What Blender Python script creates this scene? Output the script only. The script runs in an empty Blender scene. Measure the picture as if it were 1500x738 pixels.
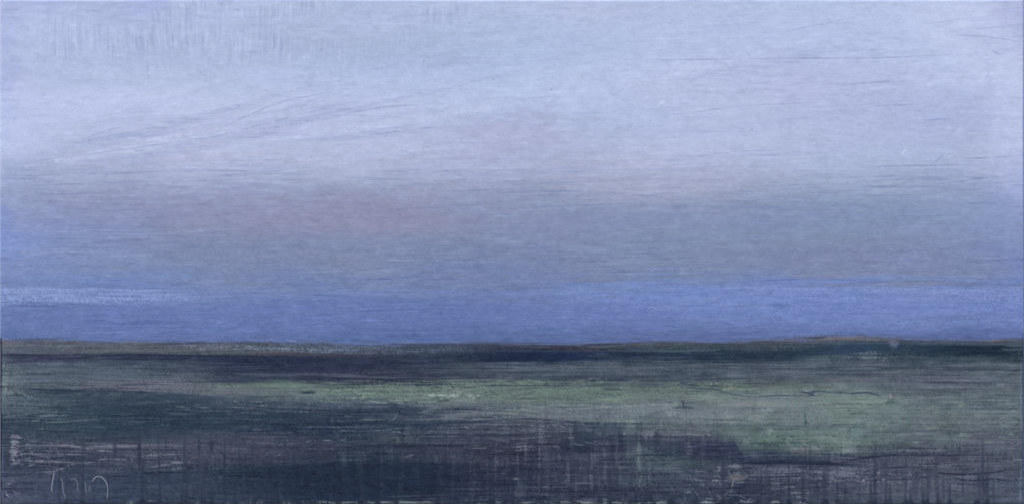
import bpy, bmesh, math, random
import numpy as np

# The photograph is a square-on picture of an unframed stretched canvas: cloth weave, brush relief, runs of
# thinned paint, a scratched signature and the wrapped edges all show.  The canvas is therefore built as the
# real thing: a 1.22 x 0.60 m cloth over a wooden stretcher, with the paint as relief and pigment on it,
# hanging on a plastered garden wall in daylight.
scene = bpy.context.scene
COL = scene.collection
S = 1.2216 / 1500.0                 # metres per pigment cell
ZC = 1.45                           # height of the canvas centre above the paving

# ---- camera
cam_d = bpy.data.cameras.new('camera'); cam = bpy.data.objects.new('camera', cam_d); COL.objects.link(cam)
CAM_D = 1.60
cam.location = (0, -CAM_D, ZC); cam.rotation_euler = (math.radians(90), 0, 0)
cam_d.sensor_width = 36; cam_d.lens = 36 * CAM_D / 1.2196
cam_d.clip_start = 0.05; cam_d.clip_end = 500
scene.camera = cam

# ---- daylight: soft overcast sun high on the left in front of the wall
SUN_EL, SUN_AZ = 48.0, -38.0        # azimuth measured from straight in front of the canvas, minus = left
world = bpy.data.worlds.new("World"); scene.world = world; world.use_nodes = True
nt = world.node_tree; bg = nt.nodes['Background']
sky = nt.nodes.new('ShaderNodeTexSky'); sky.sky_type = 'NISHITA'; sky.sun_disc = False
sky.sun_elevation = math.radians(SUN_EL); sky.sun_rotation = math.radians(180 - SUN_AZ)
nt.links.new(sky.outputs[0], bg.inputs[0]); bg.inputs[1].default_value = 0.12
sd = bpy.data.lights.new('sun', 'SUN'); sd.energy = 1.5; sd.angle = math.radians(12); sd.color = (1.0, 0.96, 0.9)
so = bpy.data.objects.new('sun', sd); COL.objects.link(so)
az = math.radians(SUN_AZ); el = math.radians(SUN_EL)
from mathutils import Vector
to_sun = Vector((math.sin(az) * math.cos(el), -math.cos(az) * math.cos(el), math.sin(el)))
so.rotation_euler = (-to_sun).to_track_quat('-Z', 'Y').to_euler()
scene.view_settings.view_transform = 'Standard'; scene.view_settings.look = 'None'
scene.view_settings.gamma = 1.0; scene.view_settings.use_curve_mapping = False
scene.view_settings.exposure = EXPOSURE = 0.7
scene.cycles.use_denoising = True; scene.cycles.denoiser = 'OPENIMAGEDENOISE'; scene.cycles.denoising_input_passes = 'RGB_ALBEDO_NORMAL'; scene.cycles.denoising_prefilter = 'NONE'

# ---- the light on the canvas: picture value = LIT_A * albedo + LIT_B (measured), so pigments are mixed for it
LIT_A = (0.9732, 1.0279, 1.1273)
LIT_B = (0.0101, 0.0106, 0.0119)

# ---- helpers
def link(name, me, mat=None, parent=None):
    o = bpy.data.objects.new(name, me); COL.objects.link(o)
    if mat: me.materials.append(mat)
    if parent: o.parent = parent
    return o

def box_bm(bm, x0, x1, y0, y1, z0, z1, bev=0.0):
    r = bmesh.ops.create_cube(bm, size=1.0); vs = r['verts']
    for v in vs:
        v.co = Vector((x0 + (v.co.x + .5) * (x1 - x0), y0 + (v.co.y + .5) * (y1 - y0), z0 + (v.co.z + .5) * (z1 - z0)))
    if bev:
        es = list({e for v in vs for e in v.link_edges})
        bmesh.ops.bevel(bm, geom=es, offset=bev, segments=2, affect='EDGES', profile=0.5)

def bm_obj(name, bm, mat, parent=None):
    me = bpy.data.meshes.new(name); bm.to_mesh(me); bm.free()
    return link(name, me, mat, parent)

def new_mat(name):
    m = bpy.data.materials.new(name); m.use_nodes = True
    return m, m.node_tree, m.node_tree.nodes['Principled BSDF']

def noise_mat(name, c0, c1, scale, rough=0.85, bump=0.3, stretch=(1, 1, 1), dist=0.002):
    m, t, b = new_mat(name)
    tc = t.nodes.new('ShaderNodeTexCoord'); mp = t.nodes.new('ShaderNodeMapping'); mp.inputs['Scale'].default_value = stretch
    n = t.nodes.new('ShaderNodeTexNoise'); n.inputs['Scale'].default_value = scale; n.inputs['Detail'].default_value = 8
    r = t.nodes.new('ShaderNodeValToRGB'); r.color_ramp.elements[0].position = 0.35; r.color_ramp.elements[1].position = 0.7
    r.color_ramp.elements[0].color = (*c0, 1); r.color_ramp.elements[1].color = (*c1, 1)
    bp = t.nodes.new('ShaderNodeBump'); bp.inputs['Strength'].default_value = bump; bp.inputs['Distance'].default_value = dist
    t.links.new(tc.outputs['Object'], mp.inputs[0]); t.links.new(mp.outputs[0], n.inputs['Vector'])
    t.links.new(n.outputs['Fac'], r.inputs[0]); t.links.new(r.outputs[0], b.inputs['Base Color'])
    t.links.new(n.outputs['Fac'], bp.inputs['Height']); t.links.new(bp.outputs[0], b.inputs['Normal'])
    b.inputs['Roughness'].default_value = rough
    return m

# ================================================================ the place
stone = noise_mat('paving_stone', (0.20, 0.19, 0.18), (0.32, 0.31, 0.29), 9, 0.9, 0.5)
bm = bmesh.new()
bmesh.ops.create_grid(bm, x_segments=4, y_segments=4, size=150)
paving = bm_obj('paving', bm, stone); paving['kind'] = 'structure'
# joints between the slabs are procedural
t = stone.node_tree; br = t.nodes.new('ShaderNodeTexBrick'); tc = t.nodes.new('ShaderNodeTexCoord')
br.inputs['Scale'].default_value = 1.0; br.inputs['Brick Width'].default_value = 0.6; br.inputs['Row Height'].default_value = 0.4
br.inputs['Mortar Size'].default_value = 0.006; br.inputs['Color1'].default_value = (1, 1, 1, 1); br.inputs['Color2'].default_value = (.85, .85, .86, 1); br.inputs['Mortar'].default_value = (.45, .43, .4, 1)
mx = t.nodes.new('ShaderNodeMix'); mx.data_type = 'RGBA'; mx.blend_type = 'MULTIPLY'; mx.inputs['Factor'].default_value = 1
t.links.new(tc.outputs['Object'], br.inputs['Vector']); pb = t.nodes['Principled BSDF']
src = pb.inputs['Base Color'].links[0].from_socket
t.links.new(src, mx.inputs[6]); t.links.new(br.outputs['Color'], mx.inputs[7]); t.links.new(mx.outputs[2], pb.inputs['Base Color'])

plaster = noise_mat('wall_plaster', (0.56, 0.55, 0.53), (0.64, 0.63, 0.61), 3.0, 0.9, 0.25, dist=0.004)
cap = noise_mat('coping_stone', (0.30, 0.29, 0.28), (0.42, 0.41, 0.39), 14, 0.9, 0.5)
WALL_Y = 0.058
bm = bmesh.new(); box_bm(bm, -5, 5, WALL_Y, WALL_Y + 0.25, -0.02, 2.62, 0.012)
wall = bm_obj('wall', bm, plaster)
wall['label'] = 'pale plastered garden wall standing behind the hanging canvas'; wall['category'] = 'wall'
for k in range(10):
    bm = bmesh.new(); box_bm(bm, -5.03 + k * 1.006, -5.03 + (k + 1) * 1.006 - 0.006, WALL_Y - 0.04, WALL_Y + 0.29, 2.622, 2.69, 0.01)
    bm_obj('coping_slab', bm, cap, wall)
# ---------------------------------------------------------------- the paint on the canvas
# The photograph shows a painted canvas seen square-on.  The paint is simulated the way a painter lays
# it down: ground tones, broad brushed bands, glazes, dry-brush, drips, palette-knife lines, scratches.
# Every layer adds pigment (PC, sRGB 0..1) and thickness (PH, millimetres) on one fine grid of the cloth.
PW, PHT = 1500, 738
rng = np.random.default_rng(20)
XX, YY = np.meshgrid(np.arange(PW, dtype=np.float32), np.arange(PHT, dtype=np.float32))

def hexc(h):
    return np.array([int(h[i:i + 2], 16) for i in (0, 2, 4)], np.float32) / 255.0

def fnoise(seed, sx, sy, h=PHT, w=PW):
    """white noise smeared sx by sy pixels: long thin brush hairs or soft clouds, unit deviation"""
    r = np.random.default_rng(seed)
    f = np.fft.rfft2(r.standard_normal((h, w)))
    ky = np.fft.fftfreq(h)[:, None]; kx = np.fft.rfftfreq(w)[None, :]
    f *= np.exp(-2 * (np.pi ** 2) * ((kx * sx) ** 2 + (ky * sy) ** 2))
    f[0, 0] = 0
    n = np.fft.irfft2(f, s=(h, w))
    return (n / n.std()).astype(np.float32)

def samp(N, X, Y):
    """bilinear look-up with wrap"""
    h, w = N.shape
    x0 = np.floor(X).astype(np.int64); y0 = np.floor(Y).astype(np.int64)
    fx = (X - x0).astype(np.float32); fy = (Y - y0).astype(np.float32)
    x0 %= w; y0 %= h; x1 = (x0 + 1) % w; y1 = (y0 + 1) % h
    return (N[y0, x0] * (1 - fx) + N[y0, x1] * fx) * (1 - fy) + (N[y1, x0] * (1 - fx) + N[y1, x1] * fx) * fy

def smooth(a, b, x):
    t = np.clip((x - a) / (b - a), 0, 1)
    return t * t * (3 - 2 * t)

# shared noises
HAIR = fnoise(1, 60, 0.7)          # long horizontal brush hairs
HAIR2 = fnoise(2, 140, 1.6)
HAIR3 = fnoise(3, 18, 0.6)         # short ones
VHAIR = fnoise(4, 0.8, 14)         # vertical hairs
BLOT = fnoise(5, 30, 12)
SOFT = fnoise(6, 120, 30)
MOT = fnoise(7, 6, 3)
GRAIN = fnoise(8, 0.7, 0.7)
FINE = fnoise(9, 2.5, 0.8)
# the weave of the cloth: threads about 3 px apart, slightly uneven
jx = 0.8 * fnoise(10, 25, 60); jy = 0.8 * fnoise(11, 60, 25)
WEAVE = (np.cos((XX + jx) * 2 * np.pi / 3.7) * np.cos((YY + jy) * 2 * np.pi / 3.3)).astype(np.float32)
TWILL = np.cos((XX + jx + 1.25 * (YY + jy)) * 2 * np.pi / 5.2).astype(np.float32) * np.cos((XX + jx - 1.25 * (YY + jy)) * 2 * np.pi / 5.2).astype(np.float32)

PC = np.zeros((PHT, PW, 3), np.float32)
PH = np.zeros((PHT, PW), np.float32)

def grid_colour(xs, ys, rows, wx, wy):
    """ground tones: a loose net of mixed colours, blended into each other with a streaky brush"""
    G = np.array([[hexc(c) for c in r.split()] for r in rows], np.float32)
    X = np.clip(XX + wx, xs[0], xs[-1]); Y = np.clip(YY + wy, ys[0], ys[-1])
    fx = np.interp(X, xs, np.arange(len(xs))); fy = np.interp(Y, ys, np.arange(len(ys)))
    x0 = np.clip(np.floor(fx).astype(int), 0, len(xs) - 2); y0 = np.clip(np.floor(fy).astype(int), 0, len(ys) - 2)
    tx = (fx - x0)[..., None].astype(np.float32); ty = (fy - y0)[..., None].astype(np.float32)
    tx = tx * tx * (3 - 2 * tx)
    return (G[y0, x0] * (1 - tx) + G[y0, x0 + 1] * tx) * (1 - ty) + (G[y0 + 1, x0] * (1 - tx) + G[y0 + 1, x0 + 1] * tx) * ty

def lay(mask, col, h=0.0, sl=(slice(None), slice(None))):
    m = np.clip(mask, 0, 1)[..., None]
    PC[sl] = PC[sl] * (1 - m) + col * m
    if h: PH[sl] += h * m[..., 0]

def stroke(pts, w, col, a=1.0, h=0.0, taper=(0.15, 0.25), dry=0.0, soft=0.7, wob=0.0, hair=None):
    """one brush or knife stroke along pts; w = half width in px, dry = how much the weave breaks it up"""
    P = np.array(pts, np.float32)
    if len(P) > 2:                                      # round the corners
        for _ in range(2):
            Q = np.empty((2 * len(P) - 2, 2), np.float32)
            Q[0::2] = P[:-1] * 0.75 + P[1:] * 0.25; Q[1::2] = P[:-1] * 0.25 + P[1:] * 0.75
            P = np.vstack([P[:1], Q, P[-1:]])
    m = w + 3 + abs(wob)
    x0 = max(int(P[:, 0].min() - m), 0); x1 = min(int(P[:, 0].max() + m) + 1, PW)
    y0 = max(int(P[:, 1].min() - m), 0); y1 = min(int(P[:, 1].max() + m) + 1, PHT)
    if x1 - x0 < 1 or y1 - y0 < 1: return
    sl = (slice(y0, y1), slice(x0, x1))
    X = XX[sl]; Y = YY[sl]
    if wob: Y = Y + wob * HAIR2[sl] * 0.5; X = X + wob * MOT[sl] * 0.3
    D = np.full(X.shape, 1e9, np.float32); T = np.zeros(X.shape, np.float32)
    seg = np.linalg.norm(P[1:] - P[:-1], axis=1); L = max(seg.sum(), 1e-3); acc = 0.0
    for i in range(len(P) - 1):
        a0, b0 = P[i], P[i + 1]; d = b0 - a0; dd = float(d @ d) + 1e-6
        t = np.clip(((X - a0[0]) * d[0] + (Y - a0[1]) * d[1]) / dd, 0, 1)
        q = np.hypot(X - a0[0] - t * d[0], Y - a0[1] - t * d[1])
        k = q < D
        D = np.where(k, q, D); T = np.where(k, (acc + t * seg[i]) / L, T); acc += seg[i]
    ww = np.full(X.shape, w, np.float32)
    if taper[0]: ww = ww * (0.25 + 0.75 * smooth(0, taper[0], T))
    if taper[1]: ww = ww * (0.25 + 0.75 * smooth(0, taper[1], 1 - T))
    mk = 1 - smooth(ww - soft, ww + soft, D)
    if w < 1: mk = mk * np.clip(0.4 + w, 0, 1)
    if dry:
        n = 0.5 * WEAVE[sl] + 0.45 * GRAIN[sl] + 0.5 * HAIR3[sl] + 0.35 * MOT[sl]
        mk = mk * smooth(-0.45, 0.45, n + 1.0 - 2.0 * dry)
    if hair: mk = mk * np.clip(1 + hair * HAIR[sl], 0, 1.3)
    c = hexc(col) if isinstance(col, str) else col
    lay(mk * a, c, h, sl)

def blob(cx, cy, rx, ry, col, a=1.0, soft=0.5, rag=0.35, dry=0.0, h=0.0, tilt=0.0, noise=None, bias=0.0):
    """a patch of colour with a ragged edge"""
    e = 2.7
    x0 = max(int(cx - rx * e), 0); x1 = min(int(cx + rx * e) + 1, PW); y0 = max(int(cy - ry * e - abs(tilt) * rx * e), 0); y1 = min(int(cy + ry * e + abs(tilt) * rx * e) + 1, PHT)
    if x1 - x0 < 1 or y1 - y0 < 1: return
    sl = (slice(y0, y1), slice(x0, x1))
    u = (XX[sl] - cx) / rx; v = (YY[sl] - cy - tilt * (XX[sl] - cx)) / ry
    n = (HAIR3 if noise is None else noise)[sl] * 0.5 + BLOT[sl] * 0.3 + MOT[sl] * 0.35
    d = np.sqrt(u * u + v * v) + rag * n
    mk = 1 - smooth(1 - soft, 1 + soft, d)
    if dry:
        n = 0.6 * WEAVE[sl] + 0.45 * GRAIN[sl] + 0.45 * HAIR3[sl] + 0.4 * MOT[sl]
        mk = mk * smooth(-0.4, 0.4, n + 1.0 - 2.0 * dry)
    lay(mk * a, hexc(col) if isinstance(col, str) else col, h, sl)

def band(top, bot, cols, a=1.0, st=2.0, sb=2.0, rag=1.5, dry=0.0, ends=(0, 0), h=0.0, tw=None):
    """a long brushed band between two curves; cols = [(x, hex), ...]"""
    tx, ty = zip(*top); bx, by = zip(*bot)
    r = rag * (0.7 * HAIR2 + 0.5 * HAIR3)
    Yt = np.interp(XX[0], tx, ty)[None, :]; Yb = np.interp(XX[0], bx, by)[None, :]
    y0 = max(int(min(ty) - 3 * st - 4 * rag), 0); y1 = min(int(max(by) + 3 * sb + 4 * rag) + 1, PHT)
    sl = (slice(y0, y1), slice(None))
    Y = YY[sl] + r[sl]
    mk = smooth(-st, st, Y - Yt) * smooth(-sb, sb, Yb - Y)
    xa, xb = tx[0], tx[-1]
    e0, e1 = ends
    mk = mk * (smooth(xa - 1, xa + max(e0, 1), XX[sl] + 20 * HAIR3[sl] * (e0 > 5)) * smooth(-xb - 1, -xb + max(e1, 1), -XX[sl] - 20 * HAIR3[sl] * (e1 > 5)))
    if dry:
        n = 0.6 * WEAVE[sl] + 0.45 * GRAIN[sl] + 0.5 * HAIR3[sl]
        mk = mk * smooth(-0.45, 0.45, n + 1.0 - 2.0 * dry)
    cx = [c[0] for c in cols]; cc = np.array([hexc(c[1]) for c in cols])
    col = np.stack([np.interp(XX[0], cx, cc[:, k]) for k in range(3)], -1)[None].astype(np.float32)
    lay(mk * a, col, h, sl)

def scatter(n, box, ln, wd, cols, a, ang=0.0, spread=0.08, dry=0.3, h=0.0, seed=0, curve=1.5, fall=None):
    """many short strokes inside a box"""
    r = np.random.default_rng(seed)
    x0, y0, x1, y1 = box
    for _ in range(n):
        x = r.uniform(x0, x1); y = r.uniform(y0, y1)
        if fall is not None and r.uniform() > fall(x, y): continue
        L = r.uniform(*ln); t = ang + r.normal() * spread
        dx, dy = math.cos(t) * L / 2, math.sin(t) * L / 2
        c = cols[r.integers(len(cols))]
        stroke([(x - dx, y - dy), (x + r.normal() * 2, y + r.normal() * curve * 0.5), (x + dx, y + dy)], r.uniform(*wd), c, r.uniform(*a), h, (0.3, 0.4), dry, 0.6)

def drip(x, y0, y1, w, col, a=0.7, flare=False, wander=1.0, seed=0, h=0.05):
    r = np.random.default_rng(int(x * 7) + seed)
    n = max(int((y1 - y0) / 12), 2)
    xs = x + np.cumsum(r.normal(size=n + 1) * 0.35 * wander); xs -= xs[0] - x
    ys = np.linspace(y0, y1, n + 1)
    stroke(list(zip(xs, ys)), w, col, a * 0.7, h * 0.5, (0.4, 0.3 if not flare else 0.0), 0.2, 1.3)
    stroke(list(zip(xs, ys)), w * 0.9, col, a * 0.5, h * 0.5, (0.4, 0.3 if not flare else 0.0), 0.45, 1.0)
    if flare:                                            # the run spreads where it met the bottom edge
        xe = xs[-1]
        for k in range(7):
            stroke([(xe, y1 - 7 + k), (xe, y1 - 6 + k)], w * 0.8 + 0.65 * k, col, a * 0.4, 0.01, (0, 0), 0.1, 1.2)
    DRIPS.append((list(zip(xs.tolist(), ys.tolist())), w))

DRIPS = []

# ---- 1. ground tones -------------------------------------------------------------------------
sky_x = [0, 150, 300, 500, 750, 1000, 1250, 1400, 1500]
sky_y = [0, 35, 75, 115, 150, 190, 230, 258, 285, 312, 340, 368, 395, 420, 445, 470, 492]
sky_rows = [
 'A9B4DF A9B6DE ADBAE1 AAB8DC B0BDE1 B1BEE3 B6C2E6 BCC6E8 B0B6DC',
 'B0BCE4 AFBDE4 AAB8DD A9B7DA ADBBDF B1BEE4 B5C1E6 BDC8EA B4BEE4',
 'ABB9E0 ABBAE0 A9B7DC A6B4D8 AFBDE1 B2BFE4 B2BEE4 B9C5E8 B7C1E6',
 'AFBBE2 AFBDE1 B0BEE1 B0BDE2 B3C0E4 B2BFE4 B0BBE1 B7C3E8 BFC8EB',
 'B4BFE8 B8C4E9 B7C3E7 B2BEE3 B4C0E4 B1BDE2 AFBAE0 AFBAE2 BEC6EA',
 'B5C0E6 B2BDE2 B0B9DE B1BBE0 ADB8DC AFBBE0 AFBADF AAB5DC BAC3E8',
 'A9B5DC AAB4D8 B1B9DC AFB9DC A8B1D6 AEB8DC ACB8DB ABB6D9 B0B9E0',
 '9CAAD2 A2ADD0 A7B0D4 A4AECF A4ADD0 A6B0D2 A2AFD0 A3AED2 A4AFDA',
 '95A3CA 96A1C6 98A0C4 959EC0 949EC0 9BA5C6 95A3C4 98A5CA 9FABDA',
 '8F9CC8 8E98C0 8D94B6 8C90B2 8B96B9 8E9BBC 8797B6 8B9ABC 8F9CC8',
 '8296D2 8592BE 868FB2 8D91B2 858FB2 8493B2 8191B0 8493BA 8797C4',
 '7E95D6 8292BE 808DB2 818BAE 808CB2 7F8FB2 7F8DB0 808DB6 8090C0',
 '7F8FC6 7C8CBC 7B89B4 7A88B4 7885B0 7A89B0 7F8AB2 7C88B4 7685C0',
 '7389C6 748AC8 7387C0 7085BC 7284B8 748AC6 7389CC 7085C4 6F85CC',
 '667CBC 667CBE 667CBE 667ABA 667ABA 6A80C8 6C82CC 6C82CA 697FC8',
 '5F75B4 6178B8 6079BA 6076B6 6277B8 667CC0 687EC4 687EC0 667ABE',
 '5A6EAA 5B71B2 5B70B0 596EAC 596CA8 5C6EAC 5C6CA8 5A6AA8 5E70B2',
]
g_x = [0, 125, 250, 375, 500, 625, 750, 875, 1000, 1125, 1250, 1375, 1500]
g_y = [485, 497, 503, 512, 520, 528, 540, 555, 565, 575, 585, 597, 610, 625, 640, 655, 670, 690, 710, 725, 738]
g_rows = [
 '5A6EAA 5C72B2 5A6EAE 586BA8 586AA6 576AA8 5767A2 5666A0 586AA4 5A68A6 5966A0 5864A2 6070A8',
 '5C66A0 5A6494 586592 4E5C86 54649A 53629A 505E90 525E8C 56649A 5A6284 5C5E6E 4A587C 5A6690',
 '5A6072 545C72 545A6C 4C586F 4C5A74 4A5670 484C62 4E4A54 48545F 44505C 34506A 40546A 4A5C74',
 '56647A 57606C 5A6068 54606C 4A5670 404C66 2C3858 2C3C64 3A4E60 33455A 304A60 2F4658 344658',
 '3F4A66 3E4664 2E3656 2E3856 363E58 33405A 283654 24365A 2E3E58 2E4056 3A4E62 2C4052 2B3E50',
 '455470 46566E 3E4A64 2C3656 2E3856 344058 36465C 34485A 3C4C5E 44566A 465464 3E5060 42525F',
 '4E6070 4F5E72 4C5A6E 343E5A 333A56 3C465C 4A5768 4A5868 485868 526270 4E5E6C 535F6C 56666F',
 '4F6070 4E5C6E 4E5A6C 3C4660 3A3E58 38445A 42505F 3E4A60 465566 4E5C6C 545A6C 555C6E 525F6E',
 '54666F 525F70 5C6072 5B6672 5C7068 5C7068 566A64 5A7064 56655F 56675F 586A6A 545E70 55606F',
 '44566A 3E4C62 46566A 5A6670 5F7A6C 627E70 5C7068 617A6C 5D7068 62776F 6A807A 5A6870 586A70',
 '4E6270 405268 3A4C60 505C70 526470 6A7E78 5E7070 627872 626F74 717C80 6A8278 5C6C74 586A74',
 '50626F 3C5064 34485E 3C4A60 3E4C64 46566A 5C6A74 66727C 6A7680 6A7582 6A8078 607278 5A6A74',
 '3F5468 364C60 30445A 34465C 34445C 4A566A 5E6A74 5C6C74 66787C 6A7C7C 627A70 5F7070 5C6C72',
 '33485E 34495E 33465C 38485E 2E3E5A 3C4860 4A5264 4E5A6E 5C6A70 5A6E6C 58706A 5A666E 56666F',
 '3C4C60 404D62 444E66 424C64 3A4660 434A60 454A60 3E465E 4A5066 567068 56706A 545E6C 525C6A',
 '444E64 3C4862 464A64 45465F 343F58 3A4258 3F4058 3E3E58 3E4864 465860 556A66 4E566A 50586C',
 '3F4A64 3C4864 444862 3A425C 303C54 364058 3C3E56 454A62 48585F 3A4660 464E68 505468 50566A',
 '424A68 3C4862 34425A 2C3C50 28364E 2C3C54 38405A 40445C 465266 4A5068 565A72 52586C 4A5268',
 '44506E 3C4866 3A4A62 2E3C50 283448 283650 343C56 3A4058 424C64 424A60 444C64 4A566A 465270',
 '4A5270 3E4A68 3C4A62 3A4660 2C3A54 303850 343C56 3C465E 3E4860 444C62 4A5268 4A566A 4C5870',
 '4E5672 465270 46545F 3E4C60 3A4660 3C445C 3A425A 3E485E 3E485E 464E62 4A5268 4A5668 4C5870']

# direction of the brush in the sky: level low down, sweeping up to the right higher up
sweep = 34 * np.exp(-((YY - 165) / 55) ** 2) * smooth(60, 420, XX) * (1 - smooth(520, 900, XX)) * ((XX - 60) / 500) \
      + 16 * np.exp(-((YY - 60) / 90) ** 2) * smooth(850, 1250, XX) * ((XX - 850) / 500)
# no hand draws a ruled line: every hair wanders, and the brush lifts and lands again
WAN = 5.0 * fnoise(51, 110, 22) + 2.0 * fnoise(52, 45, 10)
LIFT = np.clip(0.55 + 0.55 * fnoise(53, 55, 9), 0.05, 1.6)
SHORT = fnoise(54, 26, 0.8)
SKYH = (0.75 * samp(HAIR, XX, YY + sweep + WAN) + 0.65 * samp(SHORT, XX, YY + sweep + 1.4 * WAN)) * LIFT
SKYH2 = samp(HAIR2, XX, YY + sweep * 1.2 + 1.6 * WAN) * (0.4 + 0.6 * LIFT); SKYH3 = samp(HAIR3, XX, YY + sweep + WAN) * LIFT
sky = grid_colour(sky_x, sky_y, sky_rows, 18 * SOFT, 7 * SKYH2 + 3.5 * SKYH + 5 * BLOT)
gnd = grid_colour(g_x, g_y, g_rows, 14 * BLOT + 10 * HAIR3, 1.6 * HAIR2 + 1.3 * HAIR + 0.8 * MOT)
hor_x = [0, 60, 125, 200, 250, 330, 375, 440, 500, 560, 625, 700, 750, 830, 875, 950, 1000, 1060, 1125, 1160, 1200, 1250, 1290, 1340, 1400, 1450, 1500]
hor_y = [499, 497, 498, 500, 501, 498, 497, 500, 502, 503, 503, 502, 502, 504, 502, 500, 501, 501, 497, 494, 491, 489, 491, 496, 498, 499, 496]
HOR = (np.interp(XX[0], hor_x, hor_y) + 1.1 * fnoise(55, 16, 1)[300] + 0.7 * fnoise(56, 5, 1)[300])[None, :].astype(np.float32)
mg = smooth(-2.6, 2.6, YY - HOR + 1.5 * HAIR2 + 1.0 * HAIR3 + 0.8 * MOT)
def calm(c, k):                     # a touch of complementary colour greys the mix
    l = (c @ np.array([0.3, 0.6, 0.1], np.float32))[..., None]
    return c * (1 - k) + l * k
ks = (0.12 + 0.04 * smooth(380, 440, YY))[..., None]
sky = calm(sky, ks) + (0.020 * (1 - smooth(200, 330, YY)))[..., None] + (0.010 * smooth(270, 320, YY) * (1 - smooth(400, 420, YY)))[..., None] * np.array([-0.6, 0.0, 1.0], np.float32)
gnd = calm(gnd, 0.13)
PC[:] = sky * (1 - mg[..., None]) + gnd * mg[..., None]
skyw = 1 - mg

# brush hairs: slightly uneven mixing of the pigment along every stroke, more in the wet lower sky
amp = 0.003 + 0.010 * smooth(230, 330, YY)
PC += (skyw * amp * (0.7 * SKYH + 0.5 * SKYH3 + 0.4 * SKYH2))[..., None] * np.array([1.0, 1.0, 0.85], np.float32)
PC += (skyw * 0.004 * SOFT)[..., None] * np.array([1.1, 0.2, -0.2], np.float32)
PH += skyw * (0.016 * SKYH + 0.014 * SKYH3 + 0.010 * SKYH2)
PC += (mg * (0.008 * samp(HAIR, XX, YY + WAN) + 0.013 * HAIR3 + 0.010 * MOT + 0.003 * VHAIR + 0.008 * GRAIN))[..., None] * np.array([1.0, 1.02, 1.0], np.float32)
PC += (mg * 0.004 * BLOT)[..., None] * np.array([-0.6, 0.6, 0.2], np.float32)
PH += mg * (0.015 * samp(HAIR, XX, YY + WAN) + 0.03 * HAIR3 + 0.02 * MOT + 0.02 * VHAIR)


# ---- 2. the sky ------------------------------------------------------------------------------
# scrubbed vertical brushing in the upper left
R = np.random.default_rng(31)
vz = smooth(40, 110, XX) * (1 - smooth(600, 740, XX)) * smooth(8, 30, YY) * (1 - smooth(85 + 20 * np.sin(XX / 70.0), 125 + 20 * np.sin(XX / 70.0), YY))
vz = vz * np.clip(0.6 + 0.5 * BLOT, 0, 1.3)
vz = smooth(20, 110, XX + 12 * MOT) * (1 - smooth(640, 745, XX + 12 * MOT)) * smooth(4, 26, YY + 8 * BLOT) * (1 - smooth(88, 130, YY + 9 * BLOT + 5 * MOT)) * np.clip(0.65 + 0.45 * BLOT + 0.25 * SOFT, 0, 1.3)
VS = samp(0.8 * fnoise(63, 0.8, 8) + 0.7 * fnoise(64, 1.3, 16), XX + 5 * np.sin(YY / 60.0 + XX / 90.0) + 0.4 * MOT, YY)
lay(smooth(0.0, 2.0, VS) * vz * 0.40, hexc('98A4CA'))
lay(smooth(0.5, 1.8, -VS) * vz * 0.40, hexc('C2CCEC'))
PH += -0.07 * VS * vz
for k in range(900):
    x = R.uniform(50, 740); y = R.uniform(8, 116); L = R.uniform(5, 24)
    if R.uniform() > 0.75 + 0.5 * BLOT[int(y), int(x)]: continue
    ln = R.normal() * 0.16; ln = R.normal() * 0.18
    stroke([(x, y), (x + ln * L * 0.5 + R.normal(), y + L / 2), (x + ln * L, y + L)], R.uniform(0.4, 0.75), R.choice(['93A0C6', '98A5CB', 'A0ADD2', 'C4CEEE', 'BCC8EA']), R.uniform(0.10, 0.36), R.choice([-0.04, 0.04]), (0.3, 0.4), 0.35)
# lighter cloud paint dragged over it
blob(150, 158, 140, 26, 'BDC8EA', 0.55, 0.6, 0.35); blob(395, 112, 42, 12, 'B9C5E8', 0.7, 0.4, 0.45, h=0.03)
blob(20, 200, 40, 40, 'BAC5EA', 0.5, 0.6, 0.4); blob(1478, 150, 34, 75, 'BFC8EA', 0.5, 0.8, 0.4, noise=MOT)
blob(1440, 40, 60, 40, 'BEC7EA', 0.4, 0.6, 0.4); blob(1492, 60, 12, 40, 'B0B8DC', 0.4, 0.6, 0.4)
blob(8, 90, 22, 70, 'A6AFDC', 0.4, 0.6, 0.4, noise=MOT); blob(225, 5, 35, 14, 'A4AEDE', 0.5, 0.7, 0.4)
blob(760, 195, 70, 26, 'B0B2D4', 0.45, 0.7, 0.3); blob(860, 15, 60, 18, 'BCC2E2', 0.5, 0.7, 0.3)
blob(1340, 165, 130, 40, 'ABB3D8', 0.30, 0.7, 0.4); blob(1180, 100, 120, 30, 'AFB9DF', 0.25, 0.8, 0.3)
blob(1478, 20, 25, 25, 'AEB6DC', 0.5, 0.6, 0.5, noise=MOT)
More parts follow.
